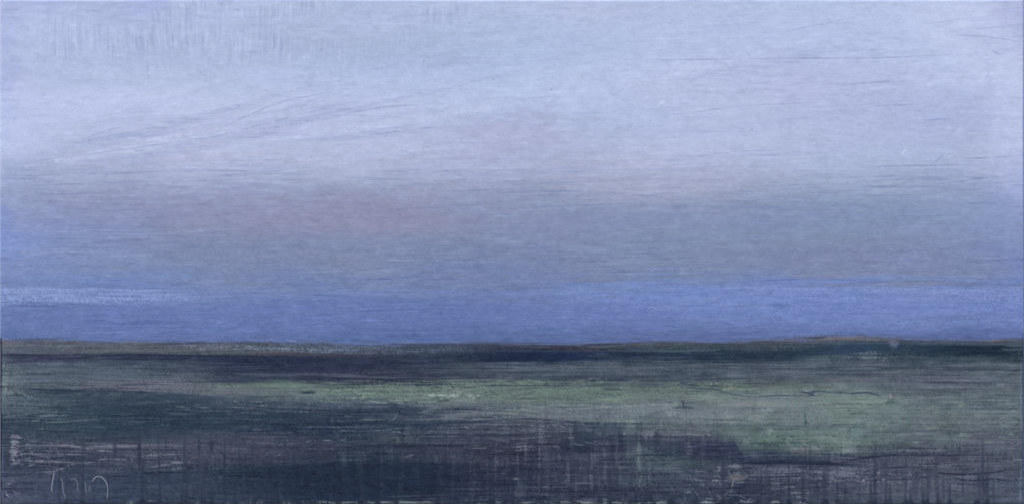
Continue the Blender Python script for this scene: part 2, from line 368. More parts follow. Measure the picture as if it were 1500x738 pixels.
# the fan of strokes that rises to the right
for k in range(80):
    t = R.uniform(0, 1)
    x0 = R.uniform(60, 420); L = R.uniform(90, 330); y0 = 246 - 70 * t * R.uniform(0.5, 1.0) - 0.10 * (x0 - 60)
    up = (0.10 + 0.16 * t) * L
    stroke([(x0, y0), (x0 + L * 0.45, y0 - up * 0.36), (x0 + L * 0.8, y0 - up * 0.78), (x0 + L, y0 - up)], R.uniform(0.5, 1.5), R.choice(['98A4CA', '9FABCF', 'A2AED2', 'C2CDED', 'BAC5E8']), R.uniform(0.15, 0.5), R.choice([-0.03, 0.04]), (0.4, 0.4), 0.3)
for k in range(44):                                 # the broad marks of the same brush
    t = R.uniform(0, 1); x0 = R.uniform(90, 480); L = R.uniform(120, 300); y0 = 250 - 60 * t - 0.12 * (x0 - 60); up = (0.12 + 0.16 * t) * L
    stroke([(x0, y0), (x0 + L * 0.45, y0 - up * 0.36), (x0 + L * 0.8, y0 - up * 0.78), (x0 + L, y0 - up)], R.uniform(1.5, 5), R.choice(['9DA8CE', 'A4ADD2', 'BEC8EA', 'B9C3E6', 'AAB0D6']), R.uniform(0.2, 0.5), 0.02, (0.4, 0.5), 0.3, 2.0, hair=0.5)
for a, w, c, al in [([(40, 246), (200, 214), (380, 176), (470, 128)], 9, 'C4CDEC', .34), ([(150, 238), (330, 206), (520, 160), (640, 128)], 7, 'A2ADD1', .26), ([(250, 232), (450, 196), (640, 166), (760, 150)], 10, 'C2CBEA', .32), ([(330, 220), (520, 200), (760, 178)], 5, 'A2ACD0', .24), ([(90, 214), (240, 190), (340, 160)], 6, 'A1ACD1', .24), ([(420, 236), (640, 214), (840, 190)], 8, 'BDC5E4', .32), ([(820, 140), (1000, 104), (1180, 60)], 9, 'C2CCEC', .3), ([(960, 120), (1120, 100), (1280, 56)], 6, 'A2ADD2', .28), ([(900, 200), (1100, 190), (1300, 160)], 9, 'ADB5D9', .25), ([(1020, 236), (1200, 214), (1400, 206)], 7, 'B2BBDE', .3), ([(0, 262), (200, 250), (420, 244)], 7, 'A2ABCE', .3), ([(600, 262), (820, 248), (1000, 250)], 6, 'A0A9CC', .3), ([(1000, 290), (1200, 276), (1480, 262)], 6, '9AA7C8', .3)]:
    stroke(a, w, c, al * 1.5, 0.03, (0.4, 0.5), 0.26, 3.0, wob=3, hair=0.7)
for x, y, rx, ry, c, al in [(90, 150, 90, 22, 'C0CAEC', .5), (230, 146, 60, 14, 'BEC8EA', .4), (26, 205, 30, 30, 'C0CAEC', .45), (1480, 120, 26, 36, 'C2CBEC', .35), (1470, 190, 24, 30, 'C0C9EA', .32), (1400, 25, 60, 18, 'C4CCEC', .45), (1490, 262, 12, 30, 'AEB8DE', .45), (60, 40, 60, 24, 'B6C2E6', .35), (330, 20, 70, 14, 'B8C4E8', .35), (560, 30, 60, 16, 'BAC5E8', .3), (1010, 60, 90, 20, 'BAC6E8', .3)]:
    blob(x, y, rx, ry, c, al * 1.3, 0.28, 0.7, dry=0.1, h=0.06, noise=FINE)
for x, y in [(1446, 100), (1450, 140), (1445, 175), (1440, 205)]: blob(x, y, 5, 16, 'A6AFD4', 0.2, 0.6, 0.6, noise=FINE, dry=0.3)
blob(150, 205, 50, 12, '9CA9CE', 0.35, 0.6, 0.6, dry=0.55, tilt=-0.25)
for a in [[(310, 196), (360, 170), (420, 146), (470, 138)], [(240, 216), (330, 197), (400, 178), (480, 158)], [(20, 240), (130, 226), (230, 212), (300, 202)], [(120, 205), (160, 190), (180, 186)], [(500, 168), (560, 156), (650, 152)], [(500, 206), (590, 190), (700, 182)]]:
    stroke(a, 1.1, '8E9BC2', 0.55, -0.06, (0.4, 0.4), 0.35); stroke([(x, y - 2.5) for x, y in a], 1.0, 'C4CEEC', 0.4, 0.04, (0.4, 0.4), 0.35)
# long thin knife lines
for a, w, al in [([(925, 88), (1010, 87), (1100, 86), (1200, 85), (1272, 86), (1370, 81), (1445, 81)], 0.8, 0.5), ([(1398, 52), (1440, 53), (1475, 58), (1500, 64)], 0.9, 0.4), ([(1205, 125), (1260, 121), (1340, 118)], 0.8, 0.5), ([(1275, 245), (1330, 243), (1420, 242), (1430, 244)], 0.9, 0.75), ([(1280, 156), (1345, 153)], 1.6, 0.4), ([(1350, 176), (1392, 174)], 1.6, 0.45), ([(1140, 52), (1160, 44), (1200, 36), (1250, 26)], 0.8, 0.4), ([(1400, 232), (1450, 232), (1500, 226)], 0.8, 0.6), ([(1360, 241), (1372, 236), (1385, 222)], 1.0, 0.4), ([(1350, 273), (1400, 266), (1450, 259), (1484, 258)], 0.9, 0.6), ([(1450, 75), (1462, 80), (1470, 78)], 0.8, 0.5), ([(0, 16), (35, 14)], 0.7, 0.4), ([(716, 315), (735, 314), (748, 315)], 0.9, 0.7), ([(900, 138), (914, 129)], 0.7, 0.6), ([(1270, 75), (1300, 72)], 0.8, 0.4), ([(1000, 232), (1080, 222), (1150, 219)], 0.9, 0.3), ([(1010, 165), (1100, 154), (1200, 150)], 0.9, 0.3), ([(1448, 105), (1440, 120)], 1.0, 0.2)]:
    stroke(a, w, '808CB4', al, -0.08, (0.2, 0.3), 0.2, 0.5, wob=0.7)
    stroke([(x, y + 2.0) for x, y in a], 0.7, 'BEC8EA', al * 0.4, 0.05, (0.2, 0.3), 0.3, 0.5)
for a in [[(962, 157), (974, 145)], [(800, 150), (808, 143)], [(1320, 225), (1325, 219)]]:
    stroke(a, 0.7, 'D2DAF4', 0.8, 0.06, (0.1, 0.2), 0.0, 0.5)
for x, y in [(40, 43), (349, 156), (722, 117), (806, 132), (1388, 226), (64, 140), (455, 230), (980, 35), (1240, 140), (1100, 190), (620, 90)]:
    stroke([(x, y), (x + 1.5, y - 1)], 0.9, '8692BA', 0.5, 0.04, (0, 0), 0, 0.8)
# fine level and slanting brush marks all over the sky
for k in range(2600):
    y = R.uniform(5, 490) if k < 900 else R.uniform(225, 490); x = R.uniform(-40, 1500); L = R.uniform(15, 60) if R.uniform() < 0.6 else R.uniform(60, 170)
    sl = -0.10 * np.exp(-((y - 90) / 90) ** 2) * (x > 700) - 0.02 + R.normal() * 0.02
    d = y > 250
    c = R.choice(['6E7CA6', '7684AE', '98A5CA', '8F9ABC', '8690B6'] if d else ['9AA6CE', 'A0ACD2', 'C0CAEB', 'BDC7E9', 'A5AED2'])
    if y > 405: c = R.choice(['566AA6', '5C70B0', '7488CA', '7A8ECE', '6478B8'])
    stroke([(x, y), (x + L / 2, y + sl * L / 2 + R.normal() * 0.7), (x + L, y + sl * L)], R.uniform(0.4, 1.0), c, R.uniform(0.15, 0.55), R.choice([-0.035, 0.035]), (0.3, 0.5), 0.3, wob=0.8)
# rose glaze, then the cold grey
band([(330, 300), (500, 292), (760, 305)], [(330, 338), (560, 350), (760, 330)], [(330, '9096B8'), (540, '9693B4'), (760, '9298B8')], 0.35, 20, 18, 5, 0.2, (200, 160))
blob(430, 318, 210, 26, '9291B4', 0.24, 0.9, 0.4)
for x, y, rx, ry, c in [(900, 330, 150, 14, '868BB0'), (1150, 372, 170, 16, '8089AE'), (1000, 300, 130, 10, '959AB8'), (200, 285, 150, 12, '9498BA'), (640, 285, 120, 10, '9A9BBA'), (1330, 345, 120, 12, '8A93B4'), (760, 205, 80, 26, 'ADAFD0'), (1050, 262, 120, 12, 'A4A8C8')]: blob(x, y, rx, ry, c, 0.32, 0.9, 0.5, tilt=-0.02)
blob(380, 365, 200, 14, '7E88AE', 0.3, 0.9, 0.5)
blob(480, 316, 190, 24, '9C96A8', 0.16, 0.7, 0.4); blob(250, 320, 180, 24, '8E93B6', 0.3, 0.7, 0.35)
blob(520, 355, 80, 12, '7D8CB0', 0.45, 0.7, 0.5); blob(760, 372, 140, 20, '7F8AAE', 0.35, 0.7, 0.4)
band([(700, 318), (1000, 300), (1500, 288)], [(700, 352), (1000, 350), (1500, 340)], [(700, '838EB4'), (1100, '8292B8'), (1500, '899AC0')], 0.5, 14, 14, 4, 0.2, (150, 10))
band([(930, 350), (1200, 362), (1490, 378)], [(930, 395), (1200, 405), (1490, 408)], [(930, '7F8AAE'), (1300, '7D88AE'), (1490, '7E86AE')], 0.35, 14, 8, 3, 0.2, (120, 20))
blob(1245, 375, 70, 12, '8086AE', 0.25, 0.7, 0.5)
# blue: the left-hand patch, the broken strip, the solid band on the right
blob(6, 354, 24, 20, '8598D2', 0.6, 0.4, 0.5, noise=FINE, dry=0.15, h=0.04); blob(30, 378, 18, 4, '8094D2', 0.5, 0.4, 0.4, noise=MOT)
blob(3, 325, 8, 26, '8799D2', 0.5, 0.3, 0.5, noise=MOT)
band([(0, 421), (60, 419), (200, 424), (330, 428)], [(0, 444), (60, 441), (200, 443), (330, 438)], [(0, '869AD2'), (150, '889BD2'), (330, '7C90C8')], 0.9, 2, 5, 3.5, 0.45, (2, 60))
band([(0, 446), (300, 444), (700, 446), (1000, 440)], [(0, 492), (300, 494), (700, 494), (1000, 492)], [(0, '6076B6'), (300, '637AC0'), (700, '6076B8'), (1000, '6A80C6')], 0.3, 10, 12, 4, 0.1, (2, 100))
band([(40, 440), (190, 443)], [(40, 452), (190, 449)], [(40, '56669C'), (190, '5E6EA6')], 0.75, 2, 3, 3, 0.35, (30, 60))
band([(190, 445), (500, 430), (790, 428)], [(190, 455), (500, 446), (790, 446)], [(190, '6274AE'), (500, '6A7CB2'), (790, '6E7EB2')], 0.45, 4, 6, 4, 0.3, (100, 60))
band([(800, 417), (920, 414), (1060, 418), (1200, 420), (1300, 416), (1420, 424), (1440, 416), (1500, 414)], [(800, 442), (920, 448), (1060, 462), (1300, 470), (1500, 468)], [(800, '7088C6'), (1000, '7089C8'), (1200, '748ACA'), (1500, '7288C8')], 0.6, 2.5, 16, 4.0, 0.3, (30, 4), 0.02)
band([(800, 415), (1020, 413)], [(800, 428), (1020, 430)], [(800, '7A90CE'), (1020, '7A90CE')], 0.55, 2, 3, 3, 0.62, (30, 40))
band([(1020, 418), (1200, 421), (1310, 418), (1420, 424), (1500, 416)], [(1020, 430), (1200, 434), (1310, 432), (1420, 436), (1500, 434)], [(1020, '8497D0'), (1250, '879AD0'), (1500, '8A9CD2')], 0.55, 2.5, 7, 4.5, 0.4, (60, 5))
band([(600, 424), (690, 424)], [(600, 432), (690, 430)], [(600, '7288CC'), (690, '7088CC')], 0.5, 2, 3, 2, 0.5, (40, 30))
band([(350, 436), (560, 434), (840, 446)], [(350, 458), (560, 456), (840, 456)], [(350, '6277B4'), (600, '6074B2'), (840, '6475B4')], 0.5, 6, 6, 3, 0.3, (80, 100))
for k in range(70):
    x = R.uniform(0, 1450); y = R.uniform(425, 496); L = R.uniform(40, 180)
    stroke([(x, y), (x + L / 2, y + R.normal()), (x + L, y + R.normal() * 1.5)], R.uniform(0.5, 1.6), R.choice(['53659E', '5B6EAC', '7187C8', '6A7EC0']), R.uniform(0.15, 0.45), 0.03, (0.3, 0.5), 0.3)
for a in [[(500, 455), (600, 452), (700, 448)], [(500, 484), (640, 482), (760, 487), (860, 492)], [(740, 486), (800, 490), (900, 488)], [(650, 478), (760, 476)]]:
    stroke(a, 0.8, '4D5E98', 0.5, -0.05, (0.3, 0.5), 0.25)
band([(400, 486), (700, 488), (900, 486), (1060, 484), (1500, 478)], [(400, 502), (700, 504), (900, 502), (1060, 499), (1200, 490), (1330, 494), (1500, 497)], [(400, '50629A'), (900, '50609A'), (1500, '5664A0')], 0.35, 8, 2, 2, 0.3, (100, 5))

# ---- 3. the horizon ---------------------------------------------------------------------------
hs = list(zip(hor_x, hor_y))
band([(x, y - 1) for x, y in hs], [(x, y + 4) for x, y in hs], [(0, '5A5A78'), (100, '5E6074'), (250, '50556E'), (400, '3E4A6A'), (520, '46547A'), (640, '3C4668'), (760, '4A4858'), (860, '45424F'), (960, '4A4C50'), (1060, '454350'), (1150, '5A5058'), (1220, '6A6060'), (1290, '6A6266'), (1340, '4A5878'), (1500, '5A6078')], 0.45, 1.5, 3, 1.5, 0.3)
blob(60, 502, 46, 3.0, '7E7068', 0.55, 0.6, 0.5, dry=0.35); blob(10, 500, 12, 2.5, '7A6A6C', 0.6, 0.6, 0.4)
band([(110, 502), (300, 504), (400, 508)], [(110, 516), (300, 518), (400, 519)], [(110, '5A606E'), (220, '605F66'), (300, '585868'), (400, '565C66')], 0.42, 3, 2, 1.6, 0.45, (40, 60))
stroke([(100, 514), (180, 516), (250, 517), (330, 516), (400, 518)], 1.4, '666C64', 0.38, 0.03, (0.3, 0.3), 0.3)
band([(255, 501), (380, 499), (520, 503), (640, 505), (740, 507)], [(255, 510), (380, 512), (520, 517), (640, 514), (740, 511)], [(255, '76869E'), (380, '7888A6'), (500, '6C80A8'), (620, '6878A0'), (740, '5C6A90')], 0.62, 2, 2, 1.8, 0.72, (40, 60))
band([(860, 506), (960, 503), (1060, 507)], [(860, 514), (960, 512), (1060, 516)], [(860, '46525C'), (960, '53605A'), (1060, '3E5258')], 0.5, 2, 2, 1.5, 0.4, (30, 30))
band([(330, 516), (400, 515), (480, 516), (560, 519), (600, 520)], [(330, 518), (400, 519), (480, 520), (560, 522), (600, 522)], [(330, '55525A'), (480, '4E424C'), (600, '423C4C')], 0.8, 1, 1, 1, 0.15, (60, 50))
band([(735, 502), (780, 501), (830, 504), (900, 507)], [(735, 509), (780, 509), (830, 511), (900, 512)], [(735, '4C4856'), (775, '4A3840'), (840, '48404C'), (900, '4A4A5A')], 0.8, 1.5, 1.5, 1, 0.2, (20, 40))
stroke([(838, 505), (855, 504.5)], 1.0, '6C7890', 0.5, 0.05); stroke([(860, 507), (890, 506), (915, 505)], 1.4, '746C66', 0.6, 0.03, dry=0.3)
stroke([(0, 517), (45, 519), (75, 523), (110, 524), (140, 519), (185, 517), (260, 519)], 1.6, '30304E', 0.8, 0.05, dry=0.15)
stroke([(5, 530), (45, 528), (70, 523), (100, 525)], 1.0, '343654', 0.8, 0.05, dry=0.15); stroke([(10, 520), (60, 518.5), (110, 520)], 1.0, '343A5A', 0.6)
band([(110, 518), (250, 519), (400, 519), (560, 522), (700, 521), (745, 516)], [(110, 526), (250, 525), (340, 538), (420, 550), (540, 548), (640, 536), (745, 527)], [(110, '33395A'), (250, '2A3050'), (400, '2A3354'), (520, '2E3656'), (620, '343E58'), (745, '2A354C')], 0.62, 2.5, 9, 3.4, 0.3, (50, 20), 0.03)
band([(660, 522), (750, 514), (840, 514), (900, 515)], [(660, 529), (750, 526), (840, 525), (900, 524)], [(660, '28364C'), (760, '1F2B4C'), (840, '1E2E5A'), (900, '2A2E4C')], 0.9, 2, 3, 2.0, 0.12, (60, 40), 0.04)
stroke([(868, 517), (880, 516), (892, 518)], 1.3, '48608E', 0.5, 0.05, dry=0.2)
band([(890, 515), (1000, 515), (1060, 511), (1120, 512), (1200, 507), (1250, 502), (1310, 502), (1380, 506), (1492, 507)], [(890, 521), (1000, 523), (1060, 526), (1130, 527), (1200, 521), (1260, 517), (1320, 515), (1400, 520), (1492, 520)], [(890, '2A2F48'), (1000, '243656'), (1090, '26384E'), (1180, '2A3F52'), (1240, '2E4666'), (1330, '2C4258'), (1420, '1C2C40'), (1492, '203042')], 0.9, 2.5, 4, 2.2, 0.15, (20, 10), 0.04)
band([(1060, 500), (1130, 497), (1200, 493), (1250, 491)], [(1060, 503), (1130, 500), (1200, 498), (1250, 496)], [(1060, '6A6460'), (1130, '70625F'), (1200, '7A6A66'), (1250, '7A6E64')], 0.5, 2, 2, 1.8, 0.42, (30, 10), 0.03)
band([(1190, 489), (1260, 488.5), (1330, 496)], [(1190, 493), (1260, 495), (1330, 499)], [(1190, '7E6F66'), (1260, '88765F'), (1330, '6A6068')], 0.6, 1.8, 2, 1.8, 0.45, (40, 30), 0.03)
for k in range(70):
    x = R.uniform(1100, 1230); y = np.interp(x, hor_x, hor_y) - abs(R.normal()) * 2
    stroke([(x, y), (x + 1.5, y)], 0.7, R.choice(['5A5460', '605A66', '6E7CA0']), 0.5, 0.02, (0, 0), 0, 0.7)
stroke([(1425, 499), (1450, 498), (1475, 497), (1497, 494)], 1.5, '88766A', 0.75, 0.03, dry=0.35)
blob(1307, 498, 4.5, 3.5, '7478A0', 0.4, 0.7, 0.6, noise=FINE, h=0.05); blob(1308, 504, 3.5, 3.5, '7478A0', 0.4, 0.5, 0.6, noise=FINE, h=0.05)
band([(990, 509), (1056, 510)], [(990, 516), (1056, 516)], [(990, '5E8090'), (1056, '608292')], 0.55, 2, 2, 1.5, 0.75, (10, 5), 0.04)
stroke([(1000, 515.5), (1055, 516)], 0.6, '64828E', 0.4, 0.05, dry=0.3)
band([(1268, 512), (1312, 513)], [(1268, 519), (1312, 519)], [(1268, '74868C'), (1312, '74868C')], 0.6, 1, 1, 1, 0.75, (10, 10))
band([(1240, 521), (1312, 521)], [(1240, 527), (1312, 527)], [(1240, '64748A'), (1312, '6C7A8C')], 0.55, 1, 1.5, 1.5, 0.6, (25, 15), 0.04)
for k in range(14):
    x = R.uniform(1258, 1305); stroke([(x, 525 - R.uniform(0, 3)), (x + 5, 522 + R.uniform(-1, 2))], 0.6, '828EA2', 0.5, 0.03)
for k in range(40):
    x = R.uniform(150, 480); y = R.uniform(501, 512); stroke([(x, y), (x + R.uniform(2, 9), y - R.uniform(0, 2))], 0.55, R.choice(['8C98AC', '7C8AA0']), R.uniform(0.3, 0.8), 0.05, (0.2, 0.3), 0.2)
for k in range(190):
    x = R.uniform(-20, 1500); y = float(np.interp(x, hor_x, hor_y)) + R.normal() * 3.0 + 1.0; L = R.uniform(12, 110)
    up = y < np.interp(x, hor_x, hor_y)
    y2 = float(np.interp(x + L, hor_x, hor_y)) + (y - float(np.interp(x, hor_x, hor_y)))
    stroke([(x, y), (x + L / 2, (y + y2) / 2 + R.normal()), (x + L, y2)], R.uniform(0.5, 1.7), R.choice(['4C5A80', '44506E', '525C7C', '5A5F74'] if up else ['3A4458', '4E4C58', '2E3A52', '575A66', '5A6A8C', '504A50']), R.uniform(0.25, 0.65), 0.02, (0.4, 0.5), 0.35, 0.9)
band([(560, 505), (700, 506), (860, 509), (1000, 508), (1120, 505)], [(560, 514), (700, 514), (860, 516), (1000, 518), (1120, 514)], [(560, '33405C'), (700, '34405A'), (860, '303850'), (1000, '2E4054'), (1120, '33424E')], 0.4, 4, 4, 3, 0.4, (80, 60))
stroke([(418, 495), (426, 498), (434, 499)], 1.0, '7C84B4', 0.7, 0.06)

# ---- 4. the far field -------------------------------------------------------------------------
band([(0, 540), (40, 536), (170, 534), (330, 530)], [(0, 566), (60, 566), (170, 560), (330, 552)], [(0, '56687A'), (120, '51606F'), (260, '566478'), (330, '4A586E')], 0.4, 5, 6, 2, 0.2, (5, 60))
band([(75, 561), (180, 556), (250, 552), (290, 555), (400, 569)], [(75, 570), (180, 571), (250, 573), (320, 576), (400, 578)], [(75, '5E6272'), (190, '6A687A'), (300, '666A78'), (400, '666A74')], 0.7, 3, 1.5, 1.8, 0.3, (60, 40), 0.03)
stroke([(10, 567), (60, 569), (95, 571), (160, 570), (200, 573), (250, 574)], 1.4, '26344C', 0.8, 0.05, dry=0.25)
blob(85, 572, 28, 3.5, '2C3A50', 0.7, 0.5, 0.5); stroke([(90, 577), (110, 575), (125, 578)], 1.6, '6E7C78', 0.6, 0.04, dry=0.3)
band([(300, 538), (380, 544), (520, 540), (660, 546)], [(300, 552), (380, 560), (520, 558), (660, 556)], [(300, '3A465E'), (420, '343C58'), (560, '34364E'), (660, '3A4056')], 0.5, 5, 4, 2, 0.25, (50, 60))
band([(485, 549), (560, 545), (690, 548), (760, 556)], [(485, 555), (560, 558), (690, 560), (760, 563)], [(485, '3E3E56'), (580, '30344A'), (690, '363C52'), (760, '3A4658')], 0.6, 3, 3, 2, 0.35, (40, 40))
scatter(60, (430, 542, 700, 562), (15, 60), (0.5, 1.3), ['40384E', '38344C', '2C3450', '4C5468', '4A4A62'], (0.3, 0.7), 0.0, 0.03, 0.3, seed=3)
scatter(80, (700, 528, 1480, 566), (30, 120), (0.5, 1.4), ['5A6574', '424E62', '5C6070', '4A586A', '60707A', '525066'], (0.25, 0.55), 0.0, 0.015, 0.3, seed=4)
scatter(60, (290, 522, 640, 545), (20, 80), (0.5, 1.4), ['222C4C', '3C4866', '34405E', '2C3250'], (0.3, 0.6), 0.0, 0.015, 0.3, seed=5)
stroke([(860, 553), (868, 552), (878, 554)], 0.7, '808C92', 0.5, 0.06)
stroke([(1000, 537.5), (1045, 537), (1072, 538)], 1.1, '433A55', 0.75, 0.04, dry=0.25); stroke([(880, 539), (960, 538), (1000, 537.5)], 0.9, '3E3E56', 0.5, 0.03, dry=0.3)
stroke([(1060, 539), (1130, 538.5), (1190, 539), (1250, 542), (1275, 541), (1330, 538)], 0.9, '38445A', 0.8, 0.05, dry=0.2)
for a in [[(1285, 540), (1310, 538), (1335, 539)], [(1480, 542), (1492, 541)]]: stroke(a, 1.6, '28324A', 0.75, 0.04, dry=0.3)
stroke([(1395, 557), (1410, 556), (1420, 556)], 0.6, '7E888E', 0.5, 0.05); stroke([(1458, 563), (1470, 561)], 2.0, '76848A', 0.6, 0.03, dry=0.3)
# the green strip
blob(425, 562, 46, 6, '668A6A', 0.65, 0.6, 0.4, h=0.04); stroke([(300, 565), (340, 563), (390, 563), (450, 563)], 2.4, '678A6C', 0.6, 0.04, dry=0.3)
blob(385, 566, 90, 9, '66786E', 0.4, 0.6, 0.4); blob(360, 573, 70, 5, '6C6E76', 0.6, 0.6, 0.5, dry=0.25)
band([(462, 563), (500, 558), (560, 556), (620, 556), (700, 556), (760, 560), (840, 562), (940, 570), (1010, 568), (1060, 574), (1140, 580)], [(462, 572), (500, 581), (545, 587), (620, 588), (700, 583), (760, 586), (840, 590), (940, 588), (1010, 586), (1060, 590), (1140, 592)], [(462, '688870'), (540, '6E8C72'), (640, '6A8670'), (720, '66806E'), (800, '648468'), (900, '667C70'), (1000, '6A7E76'), (1140, '748A80')], 0.62, 4, 4, 3.5, 0.42, (30, 60), 0.04)
scatter(260, (470, 556, 1100, 588), (6, 40), (0.5, 1.6), ['6F9270', '7A9678', '5E7C66', '748070', '55685E', '6A8A68', '7E8A80'], (0.3, 0.75), 0.0, 0.12, 0.45, 0.03, seed=6)
scatter(220, (470, 553, 1010, 584), (4, 30), (0.6, 1.9), ['4A545C', '4E5A60', '505E60', '464C5C'], (0.25, 0.6), 0.0, 0.2, 0.5, seed=7)
for k in range(200):
    x = R.uniform(560, 1010); y = R.uniform(552, 572 if x < 760 else 566); L = R.uniform(1.5, 6)
    stroke([(x, y - L / 2), (x + R.normal() * 0.6, y + L / 2)], R.uniform(0.5, 1.0), R.choice(['3C4454', '444C58', '4A545C']), R.uniform(0.2, 0.55), 0.03, (0.2, 0.3), 0.2)
scatter(40, (500, 563, 620, 580), (5, 18), (0.5, 1.2), ['48545E', '8AA88C', '566A62'], (0.4, 0.7), 0.0, 0.3, 0.4, seed=8)
stroke([(490, 580), (525, 582), (545, 586), (560, 589), (600, 588), (640, 587)], 1.0, '7E9A82', 0.65, 0.06, dry=0.25)
blob(451, 574, 20, 3, '343E56', 0.85, 0.4, 0.5); blob(395, 580, 14, 5, '6E8A70', 0.6, 0.4, 0.6, dry=0.35); blob(380, 580, 22, 2.5, '3C475C', 0.6, 0.5, 0.5)
band([(460, 572), (500, 574), (540, 590)], [(460, 588), (500, 592), (540, 596)], [(460, '6A807C'), (540, '60707A')], 0.5, 3, 3, 2, 0.62, (20, 20))
for x, y, r in [(631, 577, 4), (647, 577, 4), (661, 576, 3.2), (668, 577.5, 3.5), (673, 574, 2.5), (688, 577, 4), (700, 578, 2.2), (655, 580, 2), (693, 581, 2.5), (680, 580, 2)]:
    blob(x, y, r, r * 0.55, 'A8BAB0', 0.7, 0.7, 0.8, noise=FINE, dry=0.2, h=0.05)
for x, y in [(640, 581), (654, 583), (682, 580), (702, 581), (713, 579), (594, 588), (735, 588)]: blob(x, y, 3.2, 1.4, '3E4A56', 0.5, 0.6, 0.6)
blob(678, 571, 12, 1.6, '86807C', 0.6, 0.5, 0.4); blob(693, 566, 14, 2.4, '38404E', 0.7, 0.5, 0.5); stroke([(640, 586), (660, 585)], 1.2, '3E4A5C', 0.7)
blob(895, 568.5, 13, 1.6, '38424E', 0.55, 0.4, 0.5); stroke([(880, 569), (915, 569), (940, 571)], 0.9, '3E4656', 0.6, 0.03, dry=0.3)
for a in [[(818, 592), (870, 591), (920, 590.5), (1000, 591.5)], [(830, 598), (900, 594), (960, 592)]]: stroke(a, 0.9, '8C968E', 0.7, 0.05, dry=0.35)
blob(995, 595.5, 16, 2.2, '32465E', 0.8, 0.4, 0.5); stroke([(985, 594), (1040, 589), (1058, 588)], 1.0, '52665E', 0.7, 0.03, dry=0.3); stroke([(999, 585), (1001, 596)], 1.3, '2C3E50', 0.8)
blob(880, 605, 120, 10, '727C80', 0.4, 0.7, 0.5, dry=0.3); blob(1105, 591, 48, 4.2, '8C8C8C', 0.75, 0.4, 0.4, h=0.04); blob(1025, 582, 22, 3, '828A88', 0.55, 0.5, 0.4)
blob(960, 600, 60, 9, '70808A', 0.3, 0.7, 0.4)
stroke([(995, 565), (1030, 568), (1048, 568), (1060, 574), (1085, 578), (1100, 580), (1140, 577), (1185, 579), (1200, 577)], 0.9, '36466A', 0.8, 0.06, dry=0.12)
for a in [[(995, 559), (1012, 558)], [(1000, 561), (1022, 563)], [(1170, 572), (1182, 574), (1195, 579)], [(1178, 574), (1195, 571), (1215, 573), (1232, 573), (1250, 576)], [(1185, 577), (1192, 573)], [(1240, 575), (1270, 573), (1280, 576), (1290, 578.5)], [(1040, 565), (1050, 563)]]: stroke(a, 1.1, '303A66', 0.75, 0.06, dry=0.15)
stroke([(1048, 560), (1055, 560.5)], 0.7, '8E9A80', 0.8, 0.05)
band([(1100, 581), (1170, 580), (1250, 577), (1330, 582), (1400, 590)], [(1100, 640), (1170, 656), (1250, 664), (1330, 640), (1400, 628)], [(1100, '6C8078'), (1200, '6C8478'), (1300, '6A8078'), (1400, '5E7274')], 0.45, 2, 14, 2.5, 0.25, (60, 90), 0.04)
blob(1260, 590, 50, 10, '769080', 0.5, 0.6, 0.4, dry=0.2)
stroke([(1250, 606), (1268, 598), (1285, 594), (1303, 587)], 1.3, '56706A', 0.65, 0.04, dry=0.3); blob(1305, 586, 6, 3.5, '4A6460', 0.75, 0.4, 0.5)
blob(1303, 579, 2.4, 4, '8E7E8C', 0.85, 0.35, 0.2, h=0.12); stroke([(1310, 582), (1340, 583), (1375, 582)], 1.2, '8A8C86', 0.55, 0.04, dry=0.45)
for x, y in [(1364, 597), (1356, 606), (1404, 590), (1333, 604)]: blob(x, y, 7, 4.5, '7E867E' if x != 1333 else '52705E', 0.6, 0.5, 0.5, dry=0.3, h=0.05)
stroke([(1330, 583), (1400, 584), (1440, 581), (1470, 578)], 0.8, '46566A', 0.6, 0.04, dry=0.3)
for y in [586, 590, 596, 601]: stroke([(1440, y + 2), (1470, y), (1490, y - 1), (1491, y + 4), (1470, y + 6)], 0.6, '76868A', 0.5, 0.04, dry=0.3)
stroke([(1400, 597), (1440, 597), (1485, 597)], 0.8, '3A4A60', 0.7, 0.05, dry=0.2)
scatter(120, (1080, 584, 1480, 650), (15, 70), (0.6, 2.2), ['788E80', '6C8278', '60707A', '5C7A6C', '707C84', '56646E'], (0.25, 0.55), 0.0, 0.06, 0.4, 0.03, seed=9)
for x, y0, y1, w, c in [(1152, 588, 612, 3.5, '58786A'), (1178, 590, 624, 2.4, '547466'), (1217, 578, 606, 4, '64826F'), (1329, 609, 625, 4, '4E7E5C'), (1104, 590, 600, 3, '64726E'), (1182, 618, 640, 4, '5A7066')]: drip(x, y0, y1, w, c, 0.55)
for k in range(12): blob(1179 + R.normal() * 1.2, 605 + k * 1.7, 1.2, 0.9, '2C4A44', 0.7, 0.4, 0.3)
blob(1029, 613.5, 3.0, 2.2, '8A7484', 0.7, 0.35, 0.25, noise=MOT, h=0.15)
stroke([(1010, 621), (1080, 622), (1150, 623), (1220, 623), (1290, 625), (1330, 622)], 1.3, '4E5C70', 0.6, 0.03, dry=0.3)
stroke([(1240, 630), (1300, 631), (1380, 629), (1440, 631), (1490, 628)], 1.1, '47556A', 0.6, 0.04, dry=0.3)
for x, y in [(1470, 622), (1486, 617), (1482, 633), (1468, 640), (1412, 636), (1448, 646)]: blob(x, y, 8, 2.4, '72907A', 0.55, 0.5, 0.6, dry=0.35)
blob(1388, 640, 18, 15, '5E7E70', 0.4, 0.7, 0.5, dry=0.2); blob(1254, 632, 8, 6, '5E9078', 0.6, 0.5, 0.4)
blob(1175, 658, 28, 7, '6A6A6E', 0.7, 0.5, 0.4, dry=0.2); blob(1130, 645, 42, 9, '5C8068', 0.55, 0.6, 0.4, dry=0.2); blob(1210, 640, 18, 3, '76807E', 0.55, 0.5, 0.4)
